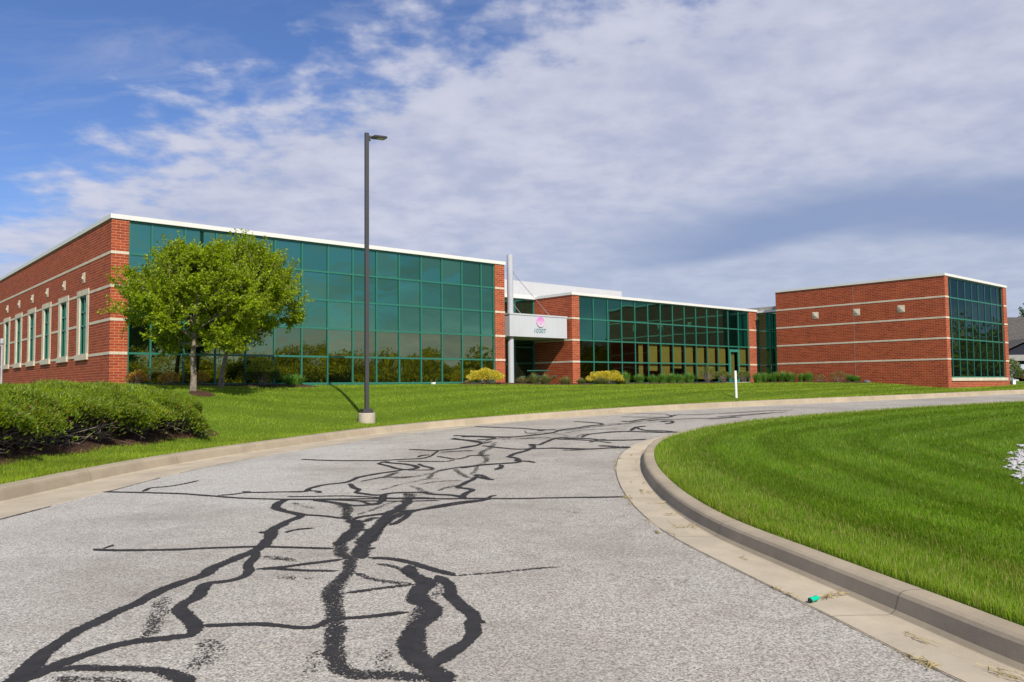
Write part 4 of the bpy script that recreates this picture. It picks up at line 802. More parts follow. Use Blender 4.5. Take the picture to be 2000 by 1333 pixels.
# flat LED head: tapered plan, thin, arm knuckle
pl = [(.06, -.04), (.16, -.05), (.24, -.18), (.66, -.18), (.70, -.14), (.70, .14), (.66, .18), (.24, .18), (.16, .05), (.06, .04)]
top = [(x, y, .03 if .2 < x < .67 else .01) for x, y in pl]; bot = [(x, y, -.025) for x, y in pl]
m.face(top); m.face(bot[::-1])
for i in range(len(pl)):
    j = (i + 1) % len(pl); m.face([bot[i], bot[j], top[j], top[i]])
m.box(.055, .12, -.045, .045, -.15, .03)
head = m.build('lamp_head', M['bronze'], lamp, bevel=.004); head.location = (0, 0, PZ - .09); head.rotation_euler = (0, math.radians(-3), math.radians(33))
m = MB(); m.box(.38, .64, -.14, .14, -.033, -.0262); ln = m.build('lens', M['lens'], head)
# small lamp by the side wall
fx, fy = -25.19, 40.0; fz = lz(fx, fy)
fl = empty('post_lamp', (fx, fy, fz), 0, 'slim pale grey lamp post with a cylinder head before the side brick wall', 'lamp post')
m = MB(); m.tube([(0, 0, -.2), (0, 0, 2.12)], .045, 12); m.tube([(0, 0, -.02), (0, 0, .02)], .11, 12); m.build('pole', M['grey'], fl)
m = MB(); m.tube([(0, 0, 2.1), (0, 0, 2.16), (0, 0, 2.36), (0, 0, 2.40)], [.06, .10, .10, .05], 16); m.build('lamp_head', M['grey'], fl)
# white marker post
px, py = 9.87, 35.86; pz = lz(px, py)
m = MB(); m.tube([(0, 0, -.2), (0, 0, 1.17), (0, 0, 1.185)], [.054, .054, .05], 16)
o = m.build('marker_post', M['pvc']); o.location = (px, py, pz); o.rotation_euler = (.0, math.radians(-.9), 0); tag(o, 'plain white round marker post standing on the lawn by the far kerb', 'post')
# picnic table in the entrance recess
tx, ty = uv2w(22.3, 1.35); tzv = lz(tx, ty)
tb = empty('picnic_table', (tx, ty, tzv), TH + math.radians(45), 'green steel picnic table with attached seats under the white canopy', 'picnic table')
m = MB(); m.box(-.62, .62, -.62, .62, .72, .77); m.build('table_top', M['tablegreen'], tb, bevel=.01)
m = MB(); m.tube([(0, 0, 0), (0, 0, .72)], .05, 10); m.tube([(0, 0, -.02), (0, 0, .02)], .25, 12); m.build('pedestal', M['tablegreen'], tb)
for k in range(4):
    a = k * math.pi / 2; c_, s_ = math.cos(a), math.sin(a)
    m = MB(); m.box(.72, 1.0, -.45, .45, .42, .46); s = m.build('seat', M['tablegreen'], tb, bevel=.01); s.rotation_euler = (0, 0, a)
    m = MB(); m.tube([(.04, 0, .2), (.6, 0, .2), (.82, 0, .30), (.86, 0, .42)], .028, 8); s = m.build('seat_arm', M['tablegreen'], tb); s.rotation_euler = (0, 0, a)
# stoop in front of the door, small dark rock, white box
x, y = uv2w(38.6, -.2)
m = MB(); m.box(-1.6, 1.5, -.55, .55, -.3, .075); o = m.build('path', M['conc'], bevel=.01); o.location = (x, y, lz(x, y) - .02); o.rotation_euler = (0, 0, TH); tag(o, 'pale concrete slab before the green glazed door', kind='structure')
def rock(name, loc, r, mat, label, cat, seed, group=None):
    bm = bmesh.new(); bmesh.ops.create_icosphere(bm, subdivisions=2, radius=r); rr = random.Random(seed)
    for v in bm.verts: v.co = Vector((v.co.x * 1.2, v.co.y, v.co.z * .75)) * (1 + rr.uniform(-.14, .14))
    me = D.meshes.new(name); bm.to_mesh(me); bm.free(); me.materials.append(mat); o = D.objects.new(name, me); link(o); o.location = loc; return tag(o, label, cat, group)
x, y = uv2w(41.2, -8.05); rock('stone', (x, y, lz(x, y) + .05), .17, M['pebble'], 'dark grey stone at the end of the mulch bed by the brick wall', 'stone', 3)
x, y = 34.5, 55.9; m = MB(); m.box(-.1, .1, -.08, .08, -.1, .26); m.box(-.12, .12, -.1, .1, .262, .30)
o = m.build('utility_box', M['pvc'], bevel=.01); o.location = (x, y, lz(x, y)); tag(o, 'tiny white utility box in the grass below the round shrub', 'utility box')
x, y = uv2w(14.05, -.22); m = MB(); m.box(-.09, .09, -.06, .06, -.03, .07); m.box(-.07, .07, -.075, -.061, .0, .05)
o = m.build('outlet_box', M['pvc'], bevel=.006); o.location = (x, y, lz(x, y) + .02); o.rotation_euler = (0, 0, TH); tag(o, 'small white box on the ground against the big green glass facade', 'utility box')

# ---------------------------------------------------------------- plants
def mulch_patch(name, fn, pts_uv, label, n=(60, 12), amp=.03):
    """raised bumpy sheet between two rails given as functions of t"""
    t = np.linspace(0, 1, n[0])[:, None]; s = np.linspace(0, 1, n[1])[None]
    X, Y = fn(t, s); X = X + 0 * (t + s); Y = Y + 0 * (t + s)
    r = np.random.default_rng(5); edge = np.minimum(1, 6 * np.minimum(np.minimum(t, 1 - t) * 3, np.minimum(s, 1 - s)))
    Z = lawn_z(X, Y) + .004 + edge * (.035 + amp * r.random(X.shape)) - (1 - edge) * .03
    o = grid_obj(name, X, Y, Z, M['mulch'], 'stuff', label=label); return o
def rail(u0, u1, v0, v1):
    def f(t, s):
        u = u0 + (u1 - u0) * t; v = v0 + (v1 - v0) * s + .1 * np.sin(u * 2.3) * (1 - s)
        return AX + u * UX + v * VX, AY + u * UY + v * VY
    return f
mulch_patch('mulch', rail(-.1, 7.8, -1.1, -.02), None, 'brown mulch bed below the first glass panels', (90, 16))
mulch_patch('mulch', rail(15.4, 24.0, -1.1, .1), None, 'brown mulch bed before the canopy', (90, 16))
mulch_patch('mulch', rail(24.0, 41.8, -1.0, VM), None, 'brown mulch bed along the middle glass wall', (150, 16))
def blockbed(t, s):
    v = -.4 - 7.7 * t; u = 40.3 + (41.8 - 40.3) * s - .15 * np.sin(v * 2)*(1 - s); return AX + u * UX + v * VX, AY + u * UY + v * VY
mulch_patch('mulch', blockbed, None, 'dark mulch bed along the right brick wall', (80, 16), .05)
def ring(cx, cy, r):
    def f(t, s):
        a = t * 2 * math.pi; rr = r * s * (1 + .1 * np.sin(a * 3)); return cx + rr * np.cos(a), cy + rr * np.sin(a)
    return f
mulch_patch('mulch', ring(-9.95, 25.95, .40), None, 'small brown mulch ring at the foot of the front tree', (40, 8))

def leaf_cloud(P, out, size, cols, r, up=.35, droop=0.0):
    n = len(P); d = unit(out + up * np.array([0, 0, 1]) + r.normal(size=(n, 3)) * .55); nr = unit(r.normal(size=(n, 3)) + out * .6 + np.array([0, 0, .5]))
    V, F = leaf_quads(P, d, nr, size * r.uniform(.7, 1.3, n), size * .62 * r.uniform(.7, 1.3, n))
    cols = np.asarray(cols); c = cols[r.integers(0, len(cols), n)] * r.uniform(.75, 1.25, (n, 1)); return V, F, np.repeat(c, 4, 0)
def shrub(name, x, y, rx, rz, leaf, ncount, cols, label, cat, group=None, shell=.72, bare=0.0, stems=14, seed=1, ry=None, lift=0.0, topcols=None):
    """bush: branching stems as one part and a shell of single leaves as the other"""
    r = np.random.default_rng(seed); ry = ry or rx; z = lz(x, y)
    o = empty(name, (x, y, z), r.uniform(0, 6), label, cat, group)
    d = rand_dirs(ncount, r); d[:, 2] = np.abs(d[:, 2]) * 1.0 - .32 * r.random(ncount) * (1 - bare); d = unit(d)
    lump = 1 + .16 * np.sin(d[:, 0] * 6 + seed) * np.sin(d[:, 1] * 5 + 2 * seed) + .10 * np.sin(d[:, 2] * 9 + d[:, 0] * 7)
    q = (shell + (1 - shell) * r.random(ncount) ** .6)[:, None] * lump[:, None]
    P = d * q * np.array([rx, ry, rz * .62]) + np.array([0, 0, rz * .40 + lift])
    if bare: keep = P[:, 2] > rz * bare * (1 + .35 * r.normal(size=ncount)); P = P[keep]; d = d[keep]
    P[:, 2] = np.maximum(P[:, 2], .02)
    V, F, C = leaf_cloud(P, d, leaf, cols, r)
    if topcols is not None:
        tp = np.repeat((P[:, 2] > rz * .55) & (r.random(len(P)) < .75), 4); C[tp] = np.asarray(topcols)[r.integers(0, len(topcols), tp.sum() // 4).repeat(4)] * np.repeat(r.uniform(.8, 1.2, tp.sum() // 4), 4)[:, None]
    arr_mesh('foliage', V, F, M['shrub'], C, o)
    m = MB()
    for k in range(stems):
        a = r.uniform(0, 6.28); t = r.uniform(.45, .95); e = np.array([math.cos(a) * rx * t * .8, math.sin(a) * ry * t * .8, rz * r.uniform(.55, .9) + lift])
        p0 = np.array([math.cos(a) * .04, math.sin(a) * .04, -.05]); p1 = p0 * .4 + e * .6; p1[2] *= .75
        m.tube([p0, p0 * .7 + e * .3, p1, e], [.016, .013, .009, .004], 5, caps=False)
        for q_ in range(2):
            b = p1 + r.normal(size=3) * rx * .25; b[2] = abs(b[2]); m.tube([p0 * .6 + e * .4, b], [.008, .003], 4, caps=False)
    m.build('stems', M['twig'], o); return o
def tuft(name, x, y, rad, h, n, cols, label, cat, group, seed, spread=.9, wd=.012, tipcol=None):
    """clump of arching grass blades"""
    r = np.random.default_rng(seed); a = r.uniform(0, 6.28, n); rr = rad * .35 * np.sqrt(r.random(n)); lean = r.random(n) ** .8 * spread; hh = h * r.uniform(.6, 1.15, n) * (1.05 - .35 * lean)
    bx, by = np.cos(a) * rr, np.sin(a) * rr; az = a + r.normal(size=n) * .5; dx, dy = np.cos(az), np.sin(az)
    V = []; sx, sy = -dy * wd * .5, dx * wd * .5; L_ = rad * lean
    for t, wf in ((0, 1), (.45, .9), (.8, .6), (1, .1)):
        px_ = bx + dx * L_ * t ** 1.5; py_ = by + dy * L_ * t ** 1.5; pz_ = hh * (t - .28 * lean * t ** 3)
        V += [np.stack([px_ - sx * wf, py_ - sy * wf, pz_], 1), np.stack([px_ + sx * wf, py_ + sy * wf, pz_], 1)]
    V = np.stack(V, 1).reshape(-1, 3); b = np.arange(n)[:, None] * 8; F = [np.concatenate([b + np.array([[2*i, 2*i+1, 2*i+3, 2*i+2]]) for i in range(3)])]
    cols = np.asarray(cols); c = cols[r.integers(0, len(cols), n)] * r.uniform(.75, 1.2, (n, 1)); C = np.repeat(c, 8, 0)
    if tipcol is not None: q = (np.arange(8 * n) % 8) >= 6; C[q] = np.asarray(tipcol)
    o = arr_mesh(name, V, F, M['shrub'], C); o.location = (x, y, lz(x, y) + .01); return tag(o, label, cat, group)
YEL = [(.62, .50, .03), (.70, .56, .04), (.52, .44, .03), (.40, .38, .03)]
ORG = [(.50, .22, .04), (.42, .15, .03), (.45, .30, .05), (.20, .22, .03), (.55, .32, .05)]
YEW = [(.05, .09, .015), (.035, .07, .012), (.08, .11, .015)]
def P(u, v): return uv2w(u, v)
for i, (u, v, wd, lab) in enumerate([(.79, -.55, .40, 'orange tinted low shrub against the brick corner pillar'), (1.9, -.55, .36, 'orange yellow low shrub left of the front tree trunk'), (3.04, -.6, .27, 'small orange shrub glimpsed between the two tree trunks')]):
    x, y = P(u, v); shrub('barberry_shrub', x, y, wd, .50, .055, 900, ORG, lab, 'shrub', 'orange shrubs by the facade', seed=20 + i)
x, y = P(5.42, -.75); shrub('round_shrub', x, y, .68, 1.02, .05, 6500, YEW, 'round dark shrub with sunlight painted yellow on its shoulder by the glass facade', 'shrub', seed=31, topcols=[(.46, .46, .03), (.36, .38, .02), (.12, .17, .02)])  # topcols put the sunlit shoulder into the upper leaves' colour
x, y = P(16.89, -.62); shrub('yellow_shrub', x, y, .80, .72, .055, 5200, YEL, 'low bright yellow shrub left of the canopy mast', 'shrub', 'yellow shrubs by the entrance', seed=41)
x, y = P(25.87, -.35); shrub('yellow_shrub', x, y, .98, .70, .055, 6200, YEL, 'wider bright yellow shrub right of the entrance recess', 'shrub', 'yellow shrubs by the entrance', seed=42)
GR = [(.11, .17, .03), (.17, .22, .05), (.22, .22, .08), (.30, .26, .13)]
TAN = [(.34, .27, .16), (.26, .22, .12), (.14, .17, .05)]
TL = ['tan and green grass clump at the foot of the canopy mast', 'green grass clump just right of the mast clump', 'large pale tipped grass clump below the picnic table', 'rounded grass clump before the recess side wall', 'small grass clump at the corner pillar of the middle wing', 'grass clump in front of the wider yellow shrub', 'tan grass clump at the far end of the wider yellow shrub']
for i, (u, v, rd, h, c) in enumerate([(19.51, -.35, .44, .40, TAN), (20.2, -.5, .42, .62, GR), (20.95, -.6, .46, .58, GR), (22.49, -.5, .52, .46, GR), (23.82, -.4, .38, .36, GR), (24.83, -.95, .58, .46, GR), (26.5, -.95, .55, .44, TAN + GR[:2])]):
    x, y = P(u, v); tuft('ornamental_grass', x, y, rd, h, 520, c, TL[i], 'ornamental grass', 'ornamental grass clumps', 60 + i, wd=.016)
x, y = P(15.9, -.4); tuft('ornamental_grass', x, y, .24, .20, 200, TAN, 'tiny straw coloured grass clump left of the first yellow shrub', 'ornamental grass', 'ornamental grass clumps', 68)
LIL = [(.09, .25, .03), (.13, .30, .035), (.08, .20, .025), (.2, .3, .06)]
lil = [(6.89, -.5, .52, .42), (27.56, -.3, .42, .60), (28.9, -.25, .42, .50), (30.2, -.25, .45, .46), (31.0, -.3, .42, .52), (31.9, -.3, .45, .55), (32.75, -.3, .42, .50), (33.7, -.3, .45, .58), (40.46, -.9, .42, .62), (41.2, -1.0, .42, .6), (41.0, -1.9, .42, .62), (40.95, -2.55, .42, .66), (40.9, -3.1, .42, .6), (40.95, -3.85, .33, .55), (40.95, -4.35, .33, .58), (40.95, -7.1, .3, .42), (40.95, -7.5, .32, .36)]
LW = ['broad green daylily clump right of the round dark shrub', 'tall daylily clump right beside the wider yellow shrub', 'second daylily clump from the wider yellow shrub', 'third daylily clump from the wider yellow shrub', 'fourth daylily clump from the wider yellow shrub', 'fifth daylily clump from the wider yellow shrub', 'second daylily clump left of the tallest bare stemmed yew', 'daylily clump next to the tallest bare stemmed yew', 'daylily clump below the end pillar of the middle wing', 'daylily clump before the dark link glazing', 'daylily clump at the near edge of the link glazing', 'daylily clump at the far end of the right brick wall', 'last daylily clump of the row by the link glazing', 'left one of the daylily pair set apart on the right brick wall', 'right one of the daylily pair set apart on the right brick wall', 'daylily clump touching the rusty shrub on the mulch', 'low daylily clump beside the dark stone']
for i, (u, v, rd, h) in enumerate(lil):
    x, y = P(u, v); tuft('daylily', x, y, rd * 1.5, h * 1.15, 420, LIL, LW[i], 'daylily', 'daylily clumps along the walls', 80 + i, spread=.5, wd=.024)
for i, (u, v, rx, rz, lab) in enumerate([(35.51, -.4, .52, 1.06, 'tallest yew with bare grey stems under a thin top'), (37.0, -.5, .52, .84, 'bushy yew with yellow tips in the middle of the three'), (39.36, -.5, .50, .80, 'yew with yellow tips just behind the white marker post')]):
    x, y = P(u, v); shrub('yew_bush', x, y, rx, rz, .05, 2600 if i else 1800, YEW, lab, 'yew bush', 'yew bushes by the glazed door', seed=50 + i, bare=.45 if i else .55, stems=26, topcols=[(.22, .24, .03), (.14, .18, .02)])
RU = [(.22, .12, .03), (.15, .15, .03), (.30, .17, .03), (.10, .13, .02)]
x, y = P(40.9, -5.15); shrub('barberry_shrub', x, y, .38, .52, .05, 800, RU, 'rust and green shrub standing alone before the right brick wall', 'shrub', 'rusty shrubs by the right wall', seed=71)
x, y = P(40.9, -6.4); shrub('barberry_shrub', x, y, .50, .68, .05, 1300, RU, 'larger rusty shrub on the dark mulch mound', 'shrub', 'rusty shrubs by the right wall', seed=72)
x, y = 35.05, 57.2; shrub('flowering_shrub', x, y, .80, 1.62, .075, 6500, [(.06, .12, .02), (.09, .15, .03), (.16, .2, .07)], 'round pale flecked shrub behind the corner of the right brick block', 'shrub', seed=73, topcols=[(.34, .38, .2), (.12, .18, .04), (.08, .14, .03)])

# ---------------------------------------------------------------- juniper hedge
def hedge():
    r = np.random.default_rng(11)
    cen = [k for k in range(len(PB)) if -2 <= PB[k, 1] <= 21.35]
    cx = PB[cen, 0] + NB[cen, 0] * 2.78; cy = PB[cen, 1] + NB[cen, 1] * 2.78; S = np.concatenate([[0], np.cumsum(np.hypot(np.diff(cx), np.diff(cy)))])
    LN = S[-1]; W = 1.62
    nx = np.interp(S, S, NB[cen, 0]); ny = np.interp(S, S, NB[cen, 1])
    def at(s): return np.interp(s, S, cx), np.interp(s, S, cy), np.interp(s, S, nx), np.interp(s, S, ny)
    top_z = .03 + H                                        # clipped to a level top
    def height(s, x, y): 
        e = ((LN - s) / 1.05).clip(0, 1); e = np.sqrt(1 - (1 - e) ** 2)
        base = lawn_z(x, y); return (top_z + .035 * np.sin(s * 1.9) + .03 * np.sin(s * 4.3 + 1) - base) * (.72 + .28 * e), e
    root = empty('juniper_hedge', (float(cx[-1]), float(cy[-1]), lz(cx[-1], cy[-1])), 0, 'long sprawling juniper hedge with bright top and bare dark underside above brown mulch', 'hedge')
    off = np.array(root.location)
    n = 185000
    s = LN * (1 - r.random(n) ** 1.25 * .98); 
    phi = r.uniform(-.06, np.pi + .06, n)                  # 0 = road side foot, pi = far foot
    phi = np.where(r.random(n) < .5, phi, np.abs(r.normal(.75, .5, n)))
    def surf(s, phi, q):
        X, Y, NX, NY = at(s); Hh, e = height(s, X, Y)
        lump = 1 + .13 * np.sin(s * 2.7 + phi * 3) * np.sin(s * 1.3 - phi * 2) + .07 * np.sin(s * 6.1 + phi * 5)
        c = np.cos(phi); cc = np.sign(c) * np.abs(c) ** .62; sn = np.abs(np.sin(phi)) ** .40
        ww = W * (.60 + .40 * e) * lump
        lat = -cc * ww * q
        x = X + NX * lat; y = Y + NY * lat
        z = lawn_z(X + NX * lat * .9, Y + NY * lat * .9) * (1 - sn * .0) + Hh * sn * q * (.93 + .07 * lump)
        # beyond the clipped end the section shrinks round
        return x, y, z, NX, NY, Hh, sn, cc
    q = 1 - np.abs(r.normal(0, .11, n)); q[r.random(n) < .25] -= .12
    x, y, z, NX, NY, Hh, sn, cc = surf(s, phi, q)
    gap = np.sin(s * 1.7 + .6) + .7 * np.sin(s * 4.1 + 2) + .4 * np.sin(s * 9)
    frac = (z - lawn_z(x, y)) / np.maximum(Hh, .2)
    keep = frac > np.where(cc > .2, .70 + .15 * gap + .08 * r.normal(size=n), .15)
    keep |= (frac > .14) & (r.random(n) < .02) | ((LN - s < .9) & (frac > .10 + .2 * r.random(n)))
    s, x, y, z, NX, NY, sn, cc, frac = [a[keep] for a in (s, x, y, z, NX, NY, sn, cc, frac)]; k = len(s)
    out = np.stack([-NX * cc, -NY * cc, sn * .9], 1); out = unit(out)
    tx_ = np.stack([NY, -NX, np.zeros(k)], 1)              # along the hedge
    axis = unit(out * .75 + np.array([0, 0, .5]) + tx_ * r.normal(.25, .5, k)[:, None] + r.normal(size=(k, 3)) * .35)
    ln = r.uniform(.05, .10, k) * (1 + .7 * (frac > .85) * r.random(k))
    base = np.stack([x, y, z], 1) - off
    V = []; 
    for j in range(6):                                     # feathery tips of a spray
        d = unit(axis + r.normal(size=(k, 3)) * (.15 if j == 0 else .55)); sd = unit(np.cross(d, rand_dirs(k, r)))
        l = ln * (1 if j == 0 else r.uniform(.4, .8, k)); w_ = r.uniform(.0045, .0085, k)
        st = base + axis * (ln * (0 if j == 0 else r.uniform(.05, .55, k)))[:, None]
        V.append(np.stack([st - sd * w_[:, None], st + sd * w_[:, None], st + d * l[:, None]], 1))
    V = np.stack(V, 1).reshape(-1, 3); F = np.arange(18 * k).reshape(-1, 3)
    c = np.array([[.145, .230, .004]]) * (1 + .22 * np.sin(s * 3.3 + cc * 4) * np.sin(s * 1.1))[:, None] * r.uniform(.82, 1.2, (k, 1))
    c[:, 0] *= 1 + .25 * r.random(k)
    dk = r.random(k) < .22; c[dk] = np.array([.07, .135, .008]) * r.uniform(.7, 1.3, (dk.sum(), 1))
    br = (r.random(k) < .04) & (frac < .88); c[br] = np.array([.30, .16, .045]) * r.uniform(.6, 1.2, (br.sum(), 1))
    arr_mesh('foliage', V, F, M['juniper'], np.repeat(c, 18, 0), root)
    # dead brown heart of the hedge
    ns, npz = 90, 15; sg = np.linspace(0, LN + .0, ns); pg = np.linspace(.0, np.pi, npz); Sg, Pg = np.meshgrid(sg, pg, indexing='ij')
    qq = .70 + .05 * r.random(Sg.shape); qq[:, 0] = .30; qq[:, 1] = .34; qq[:, 2] = .42; qq[:, 3] *= .78
    X, Y, Z, *_ = surf(Sg.ravel(), Pg.ravel(), qq.ravel()); Vh = np.stack([X, Y, Z], 1) - off; id_ = np.arange(ns * npz).reshape(ns, npz)
    Fh = np.stack([id_[:-1, :-1], id_[1:, :-1], id_[1:, 1:], id_[:-1, 1:]], -1).reshape(-1, 4)
    arr_mesh('dead_heart', Vh, Fh, M['litter'], None, root)
    # bare grey branches showing below the skirt
    m = MB()
    for k_ in range(330):
        s0 = LN * (1 - r.random() ** 1.3); X, Y, NX, NY = [float(a) for a in at(s0)]
        lat0 = -r.uniform(.0, .5); lat1 = -r.uniform(.9, 1.5); ds = r.normal(0, .7)
        s1 = min(s0 + ds, LN); X1, Y1, NX1, NY1 = [float(a) for a in at(s1)]
        h1 = r.uniform(.05, .75)
        ax, ay = X + NX * lat0, Y + NY * lat0; bx, by = X1 + NX1 * lat1, Y1 + NY1 * lat1
        if s0 > LN - .5: continue
        p0 = np.array([ax, ay, lz(ax, ay) + r.uniform(0, .25)]); p3 = np.array([bx, by, lz(bx, by) + h1])
        p1 = p0 * .65 + p3 * .35 + r.normal(size=3) * .09; p2 = p0 * .3 + p3 * .7 + r.normal(size=3) * .09; p1[2] -= .05
        ra = r.uniform(.004, .013)
        m.tube([p0 - off, p1 - off, p2 - off, p3 - off], [ra * 1.3, ra, ra * .7, ra * .3], 5, caps=False)
        for b in range(3):
            q0 = p2 * (1 - b * .25) + p1 * b * .25; q1 = q0 + r.normal(size=3) * .17; q1[2] = max(q1[2], lz(q1[0], q1[1])); m.tube([q0 - off, (q0 + q1) / 2 + r.normal(size=3) * .02 - off, q1 - off], [ra * .5, ra * .4, ra * .2], 4, caps=False)
    m.build('branches', M['twig'], root)
    t = np.linspace(0, 1, 120)[:, None]; ss_ = np.linspace(0, 1, 22)[None]
    def bed(t, s_):
        sv = t * (LN + .7); X = np.interp(np.minimum(sv, LN), S, cx); Y = np.interp(np.minimum(sv, LN), S, cy); NX = np.interp(sv, S, nx); NY = np.interp(sv, S, ny)
        ex = np.maximum(sv - LN, 0); X = X + NY * ex; Y = Y - NX * ex
        half = 1.40 * np.sqrt(np.clip(1 - (ex / 1.0) ** 2, 0, 1)); lat = (s_ * 2 - 1) * half + .1 * np.sin(sv * 2.6) * (s_ < .5); return X + NX * lat, Y + NY * lat
    mulch_patch('mulch', bed, None, 'brown bark mulch strip under the juniper hedge', (150, 26), .05)
hedge()

# ---------------------------------------------------------------- the two trees by the facade
def tree(name, x, y, zb, hgt, trunk_r, fork, cen, rad, label, seed, limbs=17, vmax=None, group=None, leafsize=.085, lean=(0, 0), leafcol=None, density=1.0):
    r = np.random.default_rng(seed); o = empty(name, (x, y, zb), 0, label, 'tree', group)
    cen = np.array(cen); rad = np.array(rad); m = MB(); LP = []; LD = []
    top = np.array([lean[0], lean[1], hgt * .82])
    tp = [np.array([0, 0, -.15]), np.array([0.02, .01, fork * .35]), np.array([lean[0] * .3 - .03, lean[1] * .3, fork * .75]), np.array([lean[0] * .55, lean[1] * .55, fork * 1.25]), top * .75, top]
    m.tube(tp, [trunk_r * 1.35, trunk_r, trunk_r * .9, trunk_r * .7, trunk_r * .3, .012], 10)
    def tpt(h):
        zs = [p[2] for p in tp]; return np.array([np.interp(h, zs, [p[i] for p in tp]) for i in range(3)])
    def ok(p):
        if vmax is None: return True
        u, v = uvloc(p[0] + x, p[1] + y); return v < vmax
    def inside(d, base): # distance along d from base to the crown surface
        b = (base - cen) / rad; dd = d / rad; A = dd @ dd; B = b @ dd; C = b @ b - 1; q = B * B - A * C
        return (-B + math.sqrt(q)) / A if q > 0 else 0
    def leaves(a, b, n, sp):
        t = r.random(n)[:, None]; p = a * (1 - t) + b * t + r.normal(size=(n, 3)) * sp
        LP.append(p); LD.append(np.repeat(unit(b - a)[None], n, 0) * .7 + unit(r.normal(size=(n, 3))))
    for k in range(limbs):
        h = fork + (hgt * .72 - fork) * (k / (limbs - 1)) ** .9; base = tpt(h); a = k * 2.399 + r.normal(0, .3); el = .22 + .95 * (k / (limbs - 1)) ** 1.4 + r.normal(0, .1)
        d = np.array([math.cos(a) * math.cos(el), math.sin(a) * math.cos(el), math.sin(el)]); ln = inside(d, base) * r.uniform(.86, 1.12)
        if ln < .2: continue
        tip = base + d * ln; 
        if not ok(tip):
            tip = base + (tip - base) * .5
            if not ok(tip): continue
        mid = base * .5 + tip * .5 + r.normal(size=3) * .10; mid[2] += .08
        r0 = trunk_r * (.42 - .2 * k / limbs); m.tube([base, mid, tip], [r0, r0 * .55, .008], 6, caps=False)
        nb = int(10 * density) + 2
        for j in range(nb):
            t = r.uniform(.22, 1.0); b0 = (base * (1 - t) ** 2 + 2 * mid * t * (1 - t) + tip * t * t); sd = unit(np.cross(d, [0, 0, 1])) * r.choice([-1, 1])
            dd = unit(d * r.uniform(.3, 1) + sd * r.uniform(.3, 1.1) + np.array([0, 0, r.normal(.22, .35)]))
            l2 = min(max(inside(dd, b0), 0) * r.uniform(.5, 1.05), r.uniform(.45, 1.0)) + .22 * (r.random() < .22) + .06
            b1 = b0 + dd * l2
            if not ok(b1): continue
            bm_ = (b0 + b1) / 2 + r.normal(size=3) * .05; m.tube([b0, bm_, b1], [r0 * .3, r0 * .2, .004], 5, caps=False)
            leaves(b0 * .6 + b1 * .4, b1, int(26 * density), .05)
            for i in range(int(7 * density) + 1):
                t2 = r.uniform(.25, 1); c0 = b0 * (1 - t2) + b1 * t2; d3 = unit(dd * .6 + r.normal(size=3) * .6 + np.array([0, 0, .28])); l3 = r.uniform(.16, .42); c1 = c0 + d3 * l3
                if not ok(c1): continue
                if r.random() < .6: m.tube([c0, c1], [.005, .002], 3, caps=False)
                leaves(c0, c1 + d3 * .03, int(r.integers(13, 24)), .028)
    for k in range(int(210 * density)):
        d = rand_dirs(1, r)[0]; d[2] = abs(d[2]) * 1.0 - .22; d = unit(d); p = cen + d * rad * r.uniform(.82, .98)
        if not ok(p + d * .3) or p[2] < fork * .95: continue
        g_ = unit(d * .7 + np.array([0, 0, r.uniform(.1, .75) + .3 * max(d[2], 0)]) + r.normal(size=3) * .3); l_ = (r.uniform(.25, .7) if r.random() < .6 else r.uniform(.55, .95)) * leafsize / .085; q = p + g_ * l_; c0 = p - d * .35
        m.tube([c0, p, q], [.009, .006, .002], 4, caps=False); leaves(p - g_ * .1, q, int(20 + 44 * l_), .032)
    m.build('trunk', M['bark'], o)
    Pn = np.concatenate(LP); Dn = np.concatenate(LD); n = len(Pn)
    V, F = leaf_quads(Pn, Dn + np.array([0, 0, -.1]), rand_dirs(n, r) + np.array([0, 0, .9]), leafsize * r.uniform(.7, 1.25, n), leafsize * .75 * r.uniform(.7, 1.2, n))
    base = np.array(leafcol or (.225, .300, .012)); cl = np.sin(Pn[:, 0] * 3.1 + seed) * np.sin(Pn[:, 1] * 2.7) * np.sin(Pn[:, 2] * 3.7)
    c = base[None] * (1 + .25 * cl)[:, None] * r.uniform(.65, 1.35, (n, 1)); yl = r.random(n) < .25; c[yl] *= np.array([1.35, 1.15, .9])
    arr_mesh('crown', V, F, M['leaf'], np.repeat(c, 4, 0), o); return o
t1x, t1y = -10.23, 26.0
tree('deciduous_tree', t1x, t1y, lz(t1x, t1y), 5.05, .092, 1.45, (-.08, 0, 2.72), (2.08, 1.95, 1.72), 'young leafy tree with a grey trunk in a mulch ring on the lawn', 101, 26, group='trees before the big glass facade', lean=(.05, 0), density=1.25)
t2x, t2y = -10.55, 29.4
tree('deciduous_tree', t2x, t2y, lz(t2x, t2y), 5.75, .085, 1.35, (.95, -.55, 2.92), (1.9, 1.8, 2.05), 'leafy tree growing in the bed right against the glass facade', 102, 28, vmax=-.12, group='trees before the big glass facade', lean=(.55, 0), density=1.3)

